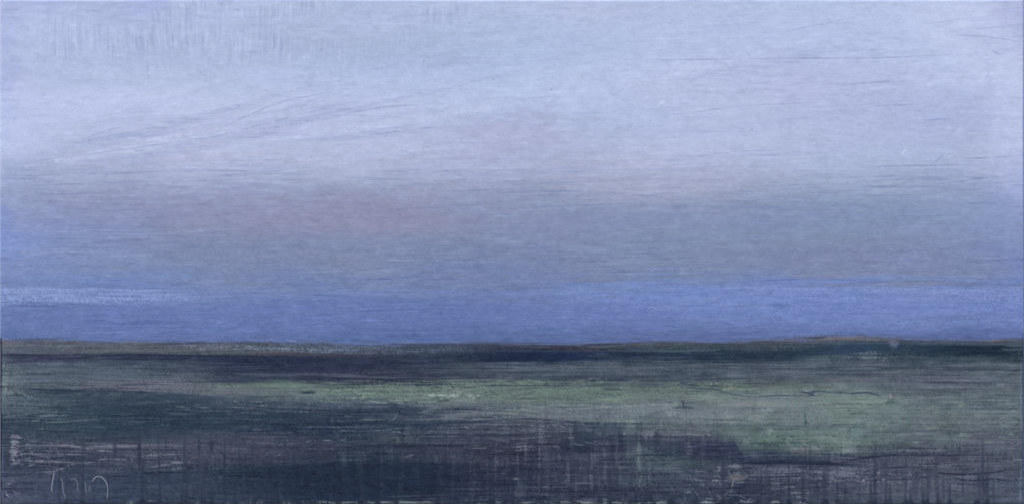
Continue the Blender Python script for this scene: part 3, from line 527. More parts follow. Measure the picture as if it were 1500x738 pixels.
for x, y in [(1131, 620), (1159, 638), (1138, 638), (1147, 642), (1196, 625), (1242, 600), (1220, 637), (1090, 631)]: blob(x, y, 3, 2, '3E5058', 0.6, 0.5, 0.5)
blob(1340, 612, 30, 8, '68707A', 0.45, 0.6, 0.4, dry=0.3); blob(1310, 630, 60, 6, '5A5E76', 0.4, 0.7, 0.4, dry=0.3)

band([(480, 562), (640, 564), (800, 568), (1000, 574), (1200, 584)], [(480, 576), (640, 580), (800, 582), (1000, 588), (1200, 640)], [(480, '6A8270'), (640, '6C8474'), (800, '68806E'), (1000, '6A7E76'), (1200, '708478')], 0.35, 5, 7, 3, 0.2, (40, 120))
# ---- 5. the middle and the dark foreground --------------------------------------------------
band([(60, 573), (150, 572), (260, 576), (340, 584), (460, 596)], [(60, 600), (150, 640), (260, 640), (340, 624), (460, 618)], [(60, '3E5468'), (180, '30445A'), (300, '30445C'), (460, '34465C')], 0.55, 3, 8, 3, 0.25, (80, 60), 0.02)
scatter(230, (10, 575, 420, 628), (6, 55), (0.4, 1.2), ['5C7074', '667C7A', '506470', '26384E', '2C4056', '587070'], (0.25, 0.6), 0.0, 0.03, 0.45, 0.03, seed=10)
scatter(70, (240, 584, 480, 606), (6, 30), (0.4, 1.0), ['7E8A8C', '70707E', '6A7A80', '26344C', '66606E'], (0.35, 0.8), 0.0, 0.04, 0.35, 0.04, seed=11)
scatter(60, (420, 586, 560, 640), (4, 14), (0.5, 0.9), ['60727A', '54667A', '2C3C54'], (0.3, 0.6), 1.57, 0.1, 0.35, seed=12)
blob(30, 573, 22, 5, '72827E', 0.6, 0.5, 0.6, dry=0.35, h=0.04); blob(44, 580, 7, 3, '8490A6', 0.6, 0.5, 0.5, dry=0.4); blob(60, 587, 40, 18, '56686C', 0.35, 0.7, 0.5, dry=0.4)
blob(7, 560, 6, 26, '8494 90'.replace(' ', ''), 0.5, 0.8, 0.5, noise=VHAIR, dry=0.2); blob(14, 568, 14, 14, '6C7C7C', 0.4, 0.8, 0.5, dry=0.3); blob(22, 548, 16, 12, '66787A', 0.5, 0.6, 0.5, dry=0.3)
for a in [[(36, 613), (48, 614.5), (60, 614.5)], [(63, 617), (85, 617), (108, 615), (140, 612.5), (160, 609)], [(8, 609), (35, 606), (60, 602)], [(50, 608), (100, 606.5)]]: stroke(a, 0.8, '70847F', 0.75, 0.06, dry=0.25)
band([(0, 640), (80, 640), (200, 640), (330, 632), (440, 634)], [(0, 690), (80, 694), (200, 688), (330, 680), (440, 674)], [(0, '404A62'), (90, '454C62'), (200, '4E5268'), (300, '4C4E66'), (440, '453F58')], 0.5, 3, 3, 2, 0.2, (5, 60), 0.02)
scatter(46, (55, 648, 260, 689), (30, 110), (0.5, 1.5), ['747083', '6A667A', '2A3244', '30384A', '5C5C72', '807A8A'], (0.35, 0.75), 0.03, 0.06, 0.35, 0.05, seed=13, curve=4)
for a in [[(85, 652), (103, 650), (115, 654), (140, 655)], [(70, 660), (95, 663), (125, 664), (140, 663)], [(144, 659), (155, 658.5), (163, 659), (165, 661)], [(30, 664), (45, 664), (60, 664)], [(140, 672), (170, 671), (205, 672)], [(68, 690), (82, 688), (95, 683), (105, 678), (140, 675)], [(205, 686), (220, 684), (232, 680), (250, 679)], [(215, 663), (225, 666), (240, 666)], [(250, 669), (265, 671), (290, 668)], [(250, 685), (275, 683)], [(250, 676), (285, 675)]]: stroke(a, 1.2, '847D8E', 0.7, 0.08, dry=0.25)
stroke([(20, 696), (60, 695.5), (85, 695)], 0.8, '6E788A', 0.6, 0.04, dry=0.3); stroke([(120, 692), (170, 690), (250, 688), (330, 684), (400, 680), (470, 675), (500, 672)], 0.9, '5A6074', 0.6, 0.04, dry=0.3)
scatter(40, (60, 665, 130, 695), (10, 40), (0.6, 1.4), ['2C3446', '323A4C', '6A6E80'], (0.3, 0.6), 0.4, 0.3, 0.4, 0.03, seed=14)
for k in range(34):
    y = 632 + 50 * R.uniform() ** 0.8; x = 14 + R.uniform(0, 4)
    stroke([(x, y), (x + R.uniform(5, 10), y + R.normal() * 0.5), (x + R.uniform(11, 18), y + R.normal())], R.uniform(0.7, 1.9), R.choice(['7E8098', '7A7890', '727288', '8E8EA2']), R.uniform(0.3, 0.75), 0.06, (0.1, 0.4), 0.3)
scatter(26, (22, 630, 50, 680), (4, 14), (0.5, 1.0), ['8890A2', '767E92'], (0.4, 0.8), -0.2, 0.5, 0.3, 0.06, seed=15)
band([(0, 696), (150, 692), (300, 686), (420, 682)], [(0, 738), (150, 738), (300, 738), (420, 738)], [(0, '4A5270'), (120, '424C68'), (250, '3A4862'), (420, '303E56')], 0.5, 3, 3, 1.5, 0.12, (0, 100))
scatter(30, (8, 700, 32, 738), (5, 16), (0.6, 1.8), ['6E6C8A', '66688A', '7A7890'], (0.3, 0.6), 0.0, 0.2, 0.35, 0.04, seed=16)
blob(8, 724, 4, 3, '2A3044', 0.8, 0.4, 0.5); stroke([(9, 723), (13, 724)], 0.7, 'B0B4C4', 0.8, 0.08)
blob(400, 660, 75, 20, '434459', 0.35, 0.7, 0.35); blob(470, 655, 25, 18, '454258', 0.3, 0.7, 0.35); blob(300, 655, 60, 16, '50546A', 0.4, 0.7, 0.35)
for x, y in [(377, 645), (392, 648), (422, 649), (396, 660), (404, 664), (352, 656)]: blob(x, y, 16, 2, '646A7E', 0.5, 0.6, 0.5, dry=0.3)
band([(330, 686), (500, 678), (620, 676), (700, 684), (740, 690)], [(330, 728), (500, 732), (620, 730), (700, 724), (740, 716)], [(330, '2E3C50'), (480, '273650'), (600, '28384E'), (740, '343A54')], 0.55, 7, 7, 2, 0.08, (60, 50))
stroke([(330, 631), (380, 629), (420, 628), (470, 626)], 1.4, '263860', 0.85, 0.05, dry=0.15); stroke([(300, 633), (345, 631)], 0.8, '46566A', 0.6); stroke([(370, 628), (384, 627)], 1.2, '66788A', 0.6, 0.05)
# dark thickets and water-like lines in the middle
for x, y, rx, ry in [(512, 600, 13, 7), (541, 600, 5.5, 6), (584, 600, 28, 9), (575, 593, 9, 5), (620, 606, 34, 4)]: blob(x, y, rx, ry, '303F56', 0.72, 0.5, 0.6, dry=0.2, h=0.04)
blob(535, 592, 40, 6, '5E667A', 0.5, 0.6, 0.4, dry=0.3); blob(560, 618, 70, 7, '2F4058', 0.55, 0.6, 0.5)
for k in range(40):
    x = R.uniform(498, 625); y = R.uniform(589, 606); stroke([(x, y - R.uniform(1, 5)), (x + R.normal() * 0.5, y + 3)], 0.6, '2A3A52', R.uniform(0.3, 0.7), 0.03)
stroke([(492, 629), (540, 627), (575, 625), (600, 621), (660, 619), (700, 616), (750, 612), (790, 612), (850, 619), (930, 619), (1000, 621)], 1.5, '293B56', 0.75, 0.05, dry=0.22, wob=0.8)
stroke([(700, 617), (750, 618), (800, 617), (850, 618)], 1.1, '304258', 0.6, 0.04, dry=0.3)
for k in range(70):
    x = R.uniform(800, 1060); stroke([(x, 616 + R.normal()), (x, 622 + R.normal() * 1.5)], 0.7, R.choice(['2E4056', '34465C', '708084']), R.uniform(0.3, 0.65), 0.02)
for a in [[(558, 602), (580, 601), (598, 601.5)], [(497, 607.5), (520, 608)], [(525, 613.5), (540, 613), (565, 613.5)], [(498, 629.5), (520, 629)], [(548, 629), (575, 627), (600, 625)], [(498, 643), (510, 642)], [(530, 641.5), (551, 640.5)], [(588, 633.5), (600, 633.5)], [(575, 631), (590, 632)], [(448, 646), (456, 644), (466, 644)], [(473, 643.5), (486, 643.5)], [(590, 600), (620, 604), (650, 606)], [(640, 600), (690, 606), (740, 610)], [(570, 616), (578, 611), (582, 605)], [(614, 601), (650, 601)]]: stroke(a, 0.8, '7A948C' if a[0][1] < 615 else '7C8C98', 0.62, 0.05, dry=0.3)
stroke([(591, 668.5), (600, 666), (607, 664)], 0.7, '7E8E9C', 0.7, 0.08); stroke([(565, 726), (590, 725), (620, 724), (660, 722.5)], 0.8, '8A9088', 0.75, 0.07, dry=0.3); stroke([(500, 673), (540, 671)], 0.7, '5A6878', 0.6, 0.04)
scatter(70, (640, 592, 800, 616), (10, 60), (0.6, 1.5), ['6E8278', '788A7E', '5A6474', '4A5468', '70747E', '66607A'], (0.3, 0.65), 0.02, 0.06, 0.4, 0.04, seed=17)
blob(575, 643, 40, 5, '52655F', 0.5, 0.6, 0.5, dry=0.35)
stroke([(495, 653), (530, 652), (560, 650), (580, 650), (598, 652.5), (630, 651), (700, 650)], 1.3, '2C2A44', 0.75, 0.05, dry=0.15); stroke([(500, 656), (515, 653)], 0.8, '332E46', 0.6)
band([(560, 655), (680, 648), (800, 640), (900, 652)], [(560, 670), (680, 672), (800, 700), (900, 690)], [(560, '453F58'), (700, '443F56'), (800, '403E5A'), (900, '48486A')], 0.4, 5, 12, 3, 0.3, (60, 60))
scatter(130, (680, 612, 830, 660), (6, 34), (0.4, 1.1), ['8A8792', '787A88', '66687A', '32344C', '2C3048', '5C5870'], (0.35, 0.75), 0.0, 0.05, 0.38, 0.05, seed=18)
scatter(90, (690, 660, 900, 735), (6, 40), (0.4, 1.0), ['66687C', '5A5C70', '2E3048', '343650', '70728A'], (0.25, 0.6), 0.0, 0.05, 0.4, 0.04, seed=19)
for a in [[(755, 619), (765, 619)], [(770, 621), (781, 621)], [(790, 622), (805, 623)], [(788, 639), (800, 638), (809, 637.5)], [(755, 653), (775, 651), (786, 649)], [(750, 640), (770, 641)], [(752, 700), (761, 700)], [(755, 724), (765, 724)], [(697, 700), (704, 700.5)], [(734, 692), (740, 691)]]: stroke(a, 1.2, '86848F', 0.6, 0.05, dry=0.35)
blob(848, 652, 17, 9, '2E3B52', 0.65, 0.6, 0.6, dry=0.2); blob(856, 640, 12, 8, '364658', 0.7, 0.5, 0.4, noise=MOT); blob(905, 640, 24, 6, '34425A', 0.6, 0.5, 0.45); blob(920, 640, 9, 6, '2E3A52', 0.6, 0.5, 0.45); blob(892, 624, 30, 5, '3E5064', 0.6, 0.5, 0.45)
for a, c in [([(834, 650), (840, 648), (846, 650), (855, 650)], '84A090'), ([(856, 645), (862, 648), (868, 648)], '8C9AA0'), ([(868, 648), (890, 648.5), (920, 648)], '66788A'), ([(911, 633), (916, 634), (918, 636)], '9AA49E'), ([(870, 632), (900, 634), (930, 637)], '66767E'), ([(957, 656), (970, 658), (982, 660)], '8A9AA0'), ([(1000, 662), (1015, 664)], '8090A0'), ([(1033, 656.5), (1037, 658), (1042, 660)], 'A0A89C'), ([(1036, 634), (1038, 636)], 'A8A8B4'), ([(1000, 634), (1030, 636), (1058, 638)], '76808C')]: stroke(a, 0.9, c, 0.6, 0.05, dry=0.25)
blob(975, 662, 26, 8, '30405A', 0.6, 0.55, 0.45); blob(960, 680, 20, 3, '3A4A58', 0.6, 0.5, 0.5)
band([(880, 664), (940, 652), (1000, 674), (1040, 668)], [(880, 704), (940, 712), (1000, 704), (1040, 690)], [(880, '46506A'), (940, '52686C'), (1000, '4C6266'), (1040, '485A62')], 0.5, 9, 9, 4, 0.3, (30, 40))
# purple bank with the green meadow's edge cut into it
bt = np.interp(XX, [985, 1040, 1075, 1081, 1086, 1104, 1130, 1250], [643, 643, 645, 655, 662, 671, 675, 680])
lay(smooth(-1.5, 1.5, YY - bt + 1.2 * MOT) * smooth(985, 1020, XX + 18 * HAIR3) * (1 - smooth(1105, 1130, XX)) * (1 - smooth(664, 682, YY + 3 * HAIR3)) * np.clip(0.85 + 0.2 * HAIR3, 0, 1) * 0.85, hexc('35395A'), 0.03)
scatter(36, (990, 636, 1085, 672), (18, 80), (0.5, 1.2), ['5A6078', '2C3048', '505870', '6A7084'], (0.3, 0.65), 0.0, 0.03, 0.35, 0.03, seed=20)
stroke([(1086, 676), (1110, 677), (1150, 675), (1180, 676), (1215, 677.5), (1250, 679)], 2.4, '2A2E48', 0.85, 0.06, dry=0.1, wob=0.8); stroke([(1105, 672), (1160, 671), (1215, 674)], 1.4, '363E56', 0.6, 0.04, dry=0.25)
band([(1090, 680), (1180, 684), (1260, 683), (1370, 690)], [(1090, 704), (1180, 704), (1260, 708), (1370, 708)], [(1090, '5E6078'), (1190, '72748C'), (1280, '6A6C84'), (1370, '62667C')], 0.65, 3, 4, 3, 0.5, (40, 40), 0.05)
blob(1225, 697, 26, 8, '7A7C92', 0.5, 0.5, 0.5, dry=0.6, h=0.05); blob(1110, 695, 12, 6, '74707E', 0.5, 0.5, 0.5, dry=0.4); blob(1140, 697, 18, 8, '6E6E84', 0.45, 0.6, 0.5, dry=0.4)
scatter(150, (1000, 678, 1260, 736), (6, 44), (0.4, 1.1), ['7E8092', '6C6E84', '2C3048', '32385A', '8C8C98', '343A54'], (0.35, 0.75), 0.0, 0.08, 0.35, 0.05, seed=21)
scatter(60, (1010, 680, 1100, 735), (5, 22), (0.4, 0.9), ['9296A0', '7E8494', '2A3048'], (0.4, 0.75), 0.3, 0.7, 0.3, 0.05, seed=22)
blob(1088, 712, 16, 10, '2A3850', 0.75, 0.5, 0.6, dry=0.25); blob(1080, 729, 12, 5, '2A3852', 0.75, 0.4, 0.4)
blob(1078, 699, 11, 5, '7C7074', 0.75, 0.45, 0.45, h=0.06); blob(1077, 692, 8, 2, '7C7C8A', 0.5, 0.6, 0.7, dry=0.4); blob(1076, 681, 11, 2.6, '7A7C8A', 0.75, 0.4, 0.4)
for a in [[(1077, 723), (1085, 725), (1092, 729), (1103, 727.5)], [(1085, 729), (1084, 733), (1100, 734)], [(1052, 702), (1056, 710), (1059, 714)], [(1074, 700), (1071, 712), (1068, 726)], [(1020, 712), (1032, 710)], [(1004, 720), (1012, 718)], [(1046, 690), (1056, 684)], [(1150, 720), (1200, 719.5)]]: stroke(a, 0.9, '8C9096', 0.6, 0.05, dry=0.3)
# ink lines of the right foreground
for a, w in [([(1225, 678), (1252, 671), (1280, 667), (1320, 664), (1345, 665), (1390, 666), (1420, 664), (1452, 665)], 1.7), ([(1262, 690), (1290, 684), (1330, 682), (1345, 684), (1372, 691), (1405, 694), (1440, 692), (1465, 689), (1480, 687), (1497, 690)], 1.5), ([(1258, 703), (1300, 701), (1345, 699), (1380, 697)], 1.3), ([(1395, 698), (1412, 702), (1438, 702), (1452, 699), (1480, 703)], 1.3), ([(1400, 707), (1430, 708), (1446, 706)], 1.1), ([(1288, 653), (1330, 655), (1370, 656)], 1.5), ([(1330, 663), (1345, 663)], 1.6), ([(1340, 678), (1400, 680), (1420, 680)], 0.9), ([(750, 707), (790, 706), (835, 707)], 1.1), ([(690, 715), (750, 718), (800, 718), (830, 719), (870, 717), (930, 717), (960, 719), (1000, 718)], 1.1), ([(700, 714), (730, 710), (760, 709)], 0.8), ([(1020, 716), (1060, 713), (1110, 712)], 1.0), ([(1250, 722), (1270, 722.5)], 0.9)]:
    stroke(a, w, '2B2C46', 0.82, 0.06, (0.25, 0.35), 0.12, 0.8, wob=0.8)
blob(1385, 672, 14, 9, '4A4660', 0.6, 0.5, 0.4, noise=MOT); blob(1345, 672, 25, 8, '625F70', 0.4, 0.6, 0.45, dry=0.3); blob(1270, 655, 30, 5, '50546A', 0.5, 0.6, 0.5)
for a in [[(1295, 658), (1330, 658), (1350, 659)], [(1360, 658), (1385, 658)], [(1350, 680), (1400, 681)], [(1255, 629), (1275, 630)], [(1480, 672), (1497, 671)]]: stroke(a, 0.8, '86909A', 0.6, 0.06, dry=0.25)
band([(1255, 688), (1330, 687), (1372, 693)], [(1255, 706), (1330, 704), (1372, 704)], [(1255, '2C3348'), (1330, '343A50'), (1372, '4A5066')], 0.55, 2, 2, 2, 0.6, (20, 30))
scatter(120, (1250, 688, 1372, 711), (2, 8), (0.5, 0.9), ['9A9CAC', '888A9C', '2C3246'], (0.35, 0.7), 0.0, 0.5, 0.3, 0.06, seed=23)
blob(1340, 718, 100, 12, '5C6274', 0.35, 0.7, 0.4); blob(1340, 706, 40, 8, '6A6474', 0.4, 0.6, 0.5, dry=0.3)
scatter(90, (1260, 636, 1490, 736), (14, 60), (0.5, 1.4), ['5E687A', '4C566C', '6C7480', '505068', '5A6E70'], (0.2, 0.5), 0.0, 0.04, 0.4, 0.03, seed=24)

# ---- 6. runs of thinned paint --------------------------------------------------------------
for x, y0, y1, w in [(122, 640, 737, 1.6), (232, 636, 737, 1.5), (271, 640, 700, 1.6), (292, 638, 668, 1.6), (311, 640, 662, 1.4), (329, 646, 700, 1.6), (243, 640, 662, 1.0)]: drip(x, y0, y1, w * 1.2, '28344A', 0.62, x in (122, 232))
drip(168, 640, 663, 3.2, '38465C', 0.7); drip(204, 636, 688, 2.9, '28344A', 0.75); drip(207, 690, 737, 2.2, '3A4660', 0.5, True)
for x in [273, 296, 311, 330, 371, 399, 408, 430, 440, 460, 495]: drip(x, 716 + R.uniform(-6, 6), 737, 1.8, '2C3A50', 0.65, True)
for x in [384, 405, 416, 434]: drip(x, 650 + R.uniform(-5, 5), 680, 1.8, '46465E', 0.4)
for x, y0, y1 in [(530, 688, 730), (561, 658, 733), (589, 655, 704), (613, 680, 728), (645, 665, 700), (662, 662, 735), (690, 662, 735), (496, 688, 726)]: drip(x, y0, y1, 0.8, '5C667C', 0.45)
for x, y0, y1, w in [(646, 664, 728, 2.2), (663, 660, 735, 2.0), (684, 668, 720, 2.0), (610, 675, 735, 2.0), (530, 690, 735, 2.2), (558, 668, 735, 2.0), (590, 690, 728, 1.8)]: drip(x, y0, y1, w, '484C62', 0.45)
for x, y0, y1, w, c, a in [(771, 630, 676, 1.6, '6A7084', .5), (790, 635, 728, 1.7, '6C7286', .6), (805, 648, 714, 1.6, '62687E', .45), (818, 630, 676, 1.6, '6A7084', .45), (832, 668, 706, 2.2, '666C82', .5), (866, 660, 728, 2.6, '6C7684', .6), (871, 640, 680, 1.6, '6A7480', .4), (885, 652, 706, 2.0, '646C80', .5), (907, 665, 718, 2.2, '66767E', .5), (935, 630, 712, 3.2, '6E827E', .62), (951, 668, 706, 2.0, '607478', .5), (742, 668, 712, 2.0, '5E6478', .4), (725, 660, 700, 1.6, '626A7C', .4), (843, 690, 728, 2.0, '5C6278', .4), (1029, 636, 672, 4.0, '5E6478', .5), (980, 668, 700, 2.5, '566A72', .35), (757, 636, 700, 1.4, '646A7E', .35)]: drip(x, y0, y1, w, c, a)
for x, y0, y1, w in [(1108, 684, 737, 2.2), (1126, 690, 737, 2.0), (1143, 688, 737, 1.8), (1154, 692, 737, 2.2), (1175, 686, 737, 2.2), (1205, 680, 737, 2.6), (1225, 700, 737, 2.2), (1237, 706, 737, 2.2), (1274, 702, 737, 2.4), (1302, 705, 737, 2.2), (1332, 708, 737, 2.0), (1352, 708, 737, 2.0), (1373, 708, 737, 2.0), (1390, 706, 737, 1.8), (1430, 728, 737, 2.4), (952, 724, 737, 3.0), (945, 722, 737, 2.4), (982, 726, 737, 3.0), (878, 722, 737, 3.0), (898, 725, 737, 2.6), (836, 728, 737, 3.0), (740, 724, 737, 2.4), (1018, 724, 737, 2.2), (1046, 718, 737, 2.2), (1070, 726, 737, 2.4), (1062, 676, 700, 2.0), (930, 724, 737, 2.2)]: drip(x, y0, y1, w, '353A54' if x > 1000 else '30384E', 0.62, y1 > 730)
drip(1443, 704, 724, 2.6, '443A52', 0.75); drip(1454, 700, 737, 2.8, '443E56', 0.6); drip(1458, 692, 704, 2.0, '4A445C', 0.5)
drip(107, 555, 574, 2.5, '5A6672', 0.3); drip(213, 552, 567, 4.0, '525E6E', 0.5); drip(250, 553, 572, 3.0, '586472', 0.45)
for x in range(795, 1010, 9): drip(x + R.uniform(-3, 3), 594 + R.uniform(0, 6), 608 + R.uniform(0, 8), R.uniform(0.8, 1.6), R.choice(['4A586C', '7A868A', '566474']), 0.4)
for k in range(60):
    x = R.uniform(700, 1060); y = R.uniform(640, 725); stroke([(x, y), (x + R.normal() * 0.8, y + R.uniform(6, 26))], R.uniform(0.4, 0.9), R.choice(['62687E', '6C7486', '343A54', '5A6E74']), R.uniform(0.2, 0.5), 0.03, (0.3, 0.3), 0.25)
for k in range(60):
    x = R.uniform(10, 700); y = R.uniform(625, 725); stroke([(x, y), (x + R.normal() * 0.5, y + R.uniform(5, 20))], R.uniform(0.4, 0.8), R.choice(['525E74', '5A6074', '2C384E']), R.uniform(0.12, 0.35), 0.02, (0.3, 0.3), 0.25)
# pale crust of paint along the bottom edge between the runs
for k in range(150):
    x = R.uniform(60, 1260); y = 737 - abs(R.normal()) * 2.2; L = R.uniform(4, 22)
    if 130 < x < 205 or 620 < x < 690 and R.uniform() < .5: continue
    stroke([(x, y), (x + L / 2, y + R.normal() * 0.6), (x + L, y)], R.uniform(0.6, 1.6), R.choice(['82958E', '76868A', '8A8C86', '6E7E80', '9A9A8C']), R.uniform(0.3, 0.75), 0.06, (0.2, 0.3), 0.4)
for x0, x1 in [(500, 525), (530, 552), (462, 492), (585, 615), (700, 732), (818, 832), (850, 868), (882, 912), (960, 976), (1022, 1042), (415, 428), (186, 196)]: stroke([(x0, 735.5), ((x0 + x1) / 2, 734), (x1, 735.5)], 1.8, '7E928C', 0.65, 0.06, (0.1, 0.1), 0.3)

# rubbed-back streaks: older paint shows in thin broken threads along and across the field
fld = smooth(572, 600, YY) * (1 - 0.65 * smooth(840, 960, XX) * (1 - smooth(635, 665, YY)))
st_n = HAIR3 + 0.45 * GRAIN + 0.5 * WEAVE * (BLOT > 0)
lay(smooth(1.35, 2.3, st_n) * fld * np.clip(0.35 + 0.35 * BLOT + 0.3 * SOFT, 0, 1) * 0.32, hexc('6C7486'), 0.03)
lay(smooth(1.2, 2.2, -st_n) * fld * np.clip(0.5 + 0.35 * MOT, 0, 1) * 0.45, hexc('1F2A40'), -0.02)
vs_n = VHAIR + 0.4 * GRAIN
vx = np.interp(XX[0], [0, 450, 640, 760, 1000, 1080, 1150, 1500], [0.15, 0.25, 0.6, 1, 1, 0.6, 0.4, 0.3])[None, :] * smooth(590, 640, YY) * (1 - smooth(715, 735, YY))
lay(smooth(1.2, 2.6, vs_n) * vx * 0.16, hexc('667086'), 0.03)
lay(smooth(1.1, 2.4, -vs_n) * vx * 0.16, hexc('2A2E46'), -0.02)
VW = samp(fnoise(41, 3.0, 40), XX + 6 * np.sin(YY / 30.0), YY)
vx = vx * np.clip(0.5 + 0.6 * fnoise(42, 30, 16), 0, 1.3)
lay(smooth(0.6, 2.2, VW) * vx * 0.38, hexc('5E6C7C')); lay(smooth(0.8, 2.2, -VW) * vx * 0.32, hexc('30324C'))
gm = smooth(860, 980, XX) * (1 - smooth(1380, 1470, XX)) * smooth(578, 592, YY) * (1 - smooth(655, 672, YY)) * np.clip(0.6 + 0.5 * BLOT, 0, 1.3)
VG = samp(fnoise(43, 4.0, 22), XX, YY)
lay(smooth(0.4, 2.2, VG) * gm * 0.4, hexc('82948A'), 0.03); lay(smooth(0.5, 2.2, -VG) * gm * 0.4, hexc('556A66'))
lay(smooth(0.9, 2.2, MOT + 0.4 * GRAIN) * gm * 0.3, hexc('8C968E'), 0.03); lay(smooth(1.1, 2.4, -MOT + 0.4 * GRAIN) * gm * 0.35, hexc('46545A'))
R2 = np.random.default_rng(77)                         # loose runs over the whole foreground
for k in range(120):
    x = R2.uniform(10, 1495); y = R2.uniform(612 if x < 1060 else 672, 705); L = R2.uniform(14, 70) * (1.3 if 640 < x < 1060 else 0.9)
    lt = R2.uniform() < (0.62 if 500 < x < 1060 else 0.25)
    drip(x, y, min(y + L, 736), R2.uniform(0.8, 3.0), R2.choice(['5E687C', '566272', '647080', '5A6A72'] if lt else ['2B3650', '333A54', '36384E', '2C3A4E']), R2.uniform(0.14, 0.4), False, 1.6, k)
for k in range(46):                                    # the long dark ones that reach the bottom edge
    x = R2.uniform(60, 1490); y = R2.uniform(638, 690); drip(x, y, 737, R2.uniform(1.4, 2.8), R2.choice(['2A364C', '2E3A50', '33384E']), R2.uniform(0.3, 0.55), R2.uniform() < 0.6, 1.0, k)
band([(330, 682), (480, 676), (620, 672), (740, 684)], [(330, 726), (480, 732), (620, 732), (740, 722)], [(330, '2A384E'), (480, '23324A'), (600, '222F46'), (740, '30344C')], 0.5, 9, 7, 3, 0.12, (60, 60))
band([(70, 590), (200, 588), (360, 596), (470, 606)], [(70, 634), (200, 640), (360, 630), (470, 626)], [(70, '35495E'), (200, '2C4056'), (360, '2C3E56'), (470, '2E3E58')], 0.35, 8, 6, 3, 0.3, (60, 60))
for x, y, rx, ry, c in [(510, 632, 40, 8, '2A3A54'), (575, 600, 34, 9, '2C3C56'), (850, 655, 24, 10, '2A3852'), (920, 643, 40, 9, '323F58'), (1030, 660, 44, 9, '30344F'), (190, 700, 130, 18, '3C4864'), (700, 640, 60, 10, '3E3F58'), (780, 690, 70, 14, '36384F'), (980, 695, 60, 12, '3E4660')]:
    blob(x, y, rx, ry, c, 0.4, 0.8, 0.5, dry=0.15)
far = smooth(526, 534, YY) * (1 - smooth(555, 575, YY))
lay(smooth(1.0, 2.2, HAIR + 0.6 * HAIR3) * far * 0.35, hexc('66748A')); lay(smooth(1.0, 2.2, -HAIR - 0.6 * HAIR3) * far * 0.4, hexc('2C344C'))

# ---- the whole land is glazed with a thin slate blue, which pulls its greens and violets together
def glaze(c, k, off):
    l = (c @ np.array([0.3, 0.59, 0.11], np.float32))[..., None]
    sl_ = l + np.array(off, np.float32)
    return sl_ + (c - sl_) * k
wl = mg[..., None]
PC[:] = PC * (1 - wl) + glaze(PC, 0.60, (-0.033, -0.001, 0.045)) * wl
lu = PC @ np.array([0.3, 0.59, 0.11], np.float32)
PC -= (mg * smooth(540, 590, YY) * 0.012 * (1 - smooth(0.27, 0.42, lu)))[..., None]
PC += (mg * np.clip(lu - 0.36, -0.12, 0.2) * 0.06)[..., None]
wb = (skyw * smooth(330, 420, YY))[..., None]
PC[:] = PC * (1 - wb) + glaze(PC, 0.86, (-0.055, 0.006, 0.115)) * wb
PC += (skyw * (1 - smooth(300, 420, YY)))[..., None] * np.array([-0.014, -0.010, -0.008], np.float32)
PC -= (skyw * 0.012 * smooth(300, 420, YY))[..., None] * np.array([0.8, 0.6, 1.2], np.float32)

PC += (skyw * 0.014 * smooth(415, 430, YY))[..., None] * np.array([1.0, 1.0, 1.15], np.float32)

# ---- 7. scratched signature -----------------------------------------------------------------
SIGN = [[(80.6, 687.5), (79.0, 696), (77.2, 706), (75.6, 716), (77.5, 719.5)],
        [(87.5, 702.5), (89.5, 700.2), (91.6, 701), (92.6, 708), (92.8, 719.5), (95.0, 722), (96.8, 729.5)],
        [(103.5, 701.5), (107, 699.3), (110.5, 699.8), (113.3, 703), (114.3, 710), (114.3, 719.5)],
        [(125.0, 703.5), (125.6, 711), (126.8, 720)],
        [(130.2, 718.5), (131.2, 710), (132.4, 709.2), (133.6, 719.5)],
        [(135.2, 704.5), (138.5, 698.5), (142.5, 696), (147.5, 696), (152.5, 699.2), (156.6, 705), (158.2, 712), (158.2, 721), (157.2, 731)]]
# (laid later as thin scratched ridges of their own)

# ---- 8. dark edge strips, pale edge lines, cloth grain -------------------------------------------------------------
ed = XX + 0.35 * MOT + 0.3 * VHAIR
lay((1 - smooth(2.2, 3.4, ed)) * smooth(484, 500, YY + 6 * MOT) * 0.9, hexc('10173A'))  # dark navy strip down the lower left edge
lay((1 - smooth(0.8, 1.6, np.abs(ed - 3.6))) * smooth(500, 530, YY) * np.clip(0.5 + 0.4 * VHAIR, 0, 1) * 0.6, hexc('6E7A92'))
lay(smooth(1495.0, 1496.5, ed) * smooth(486, 500, YY) * 0.6, hexc('3C4C6E'))
lay(smooth(1495.5, 1497, ed) * (1 - smooth(480, 492, YY)) * 0.5, hexc('8090C4'))
lay((1 - smooth(0.7, 1.7, np.abs(ed - 1494.5))) * smooth(505, 540, YY) * np.clip(0.35 + 0.5 * VHAIR, 0, 1) * 0.6, hexc('78868C'))  # highlight along the turned right edge, put into the pigment
blob(1492, 712, 2.5, 24, '748090', 0.4, 0.7, 0.7, noise=VHAIR, dry=0.3); blob(1491, 520, 2.5, 13, '72828A', 0.45, 0.7, 0.7, noise=VHAIR, dry=0.3)
lay((1 - smooth(0.8, 2.2, YY + 0.7 * HAIR3)) * np.clip(0.4 + 0.5 * HAIR, 0, 1) * 0.5, hexc('8A95BE'))
lay(smooth(735.4, 736.8, YY + 0.5 * HAIR3) * np.clip(0.6 + 0.5 * HAIR3, 0, 1) * 0.55, hexc('2C3448'))
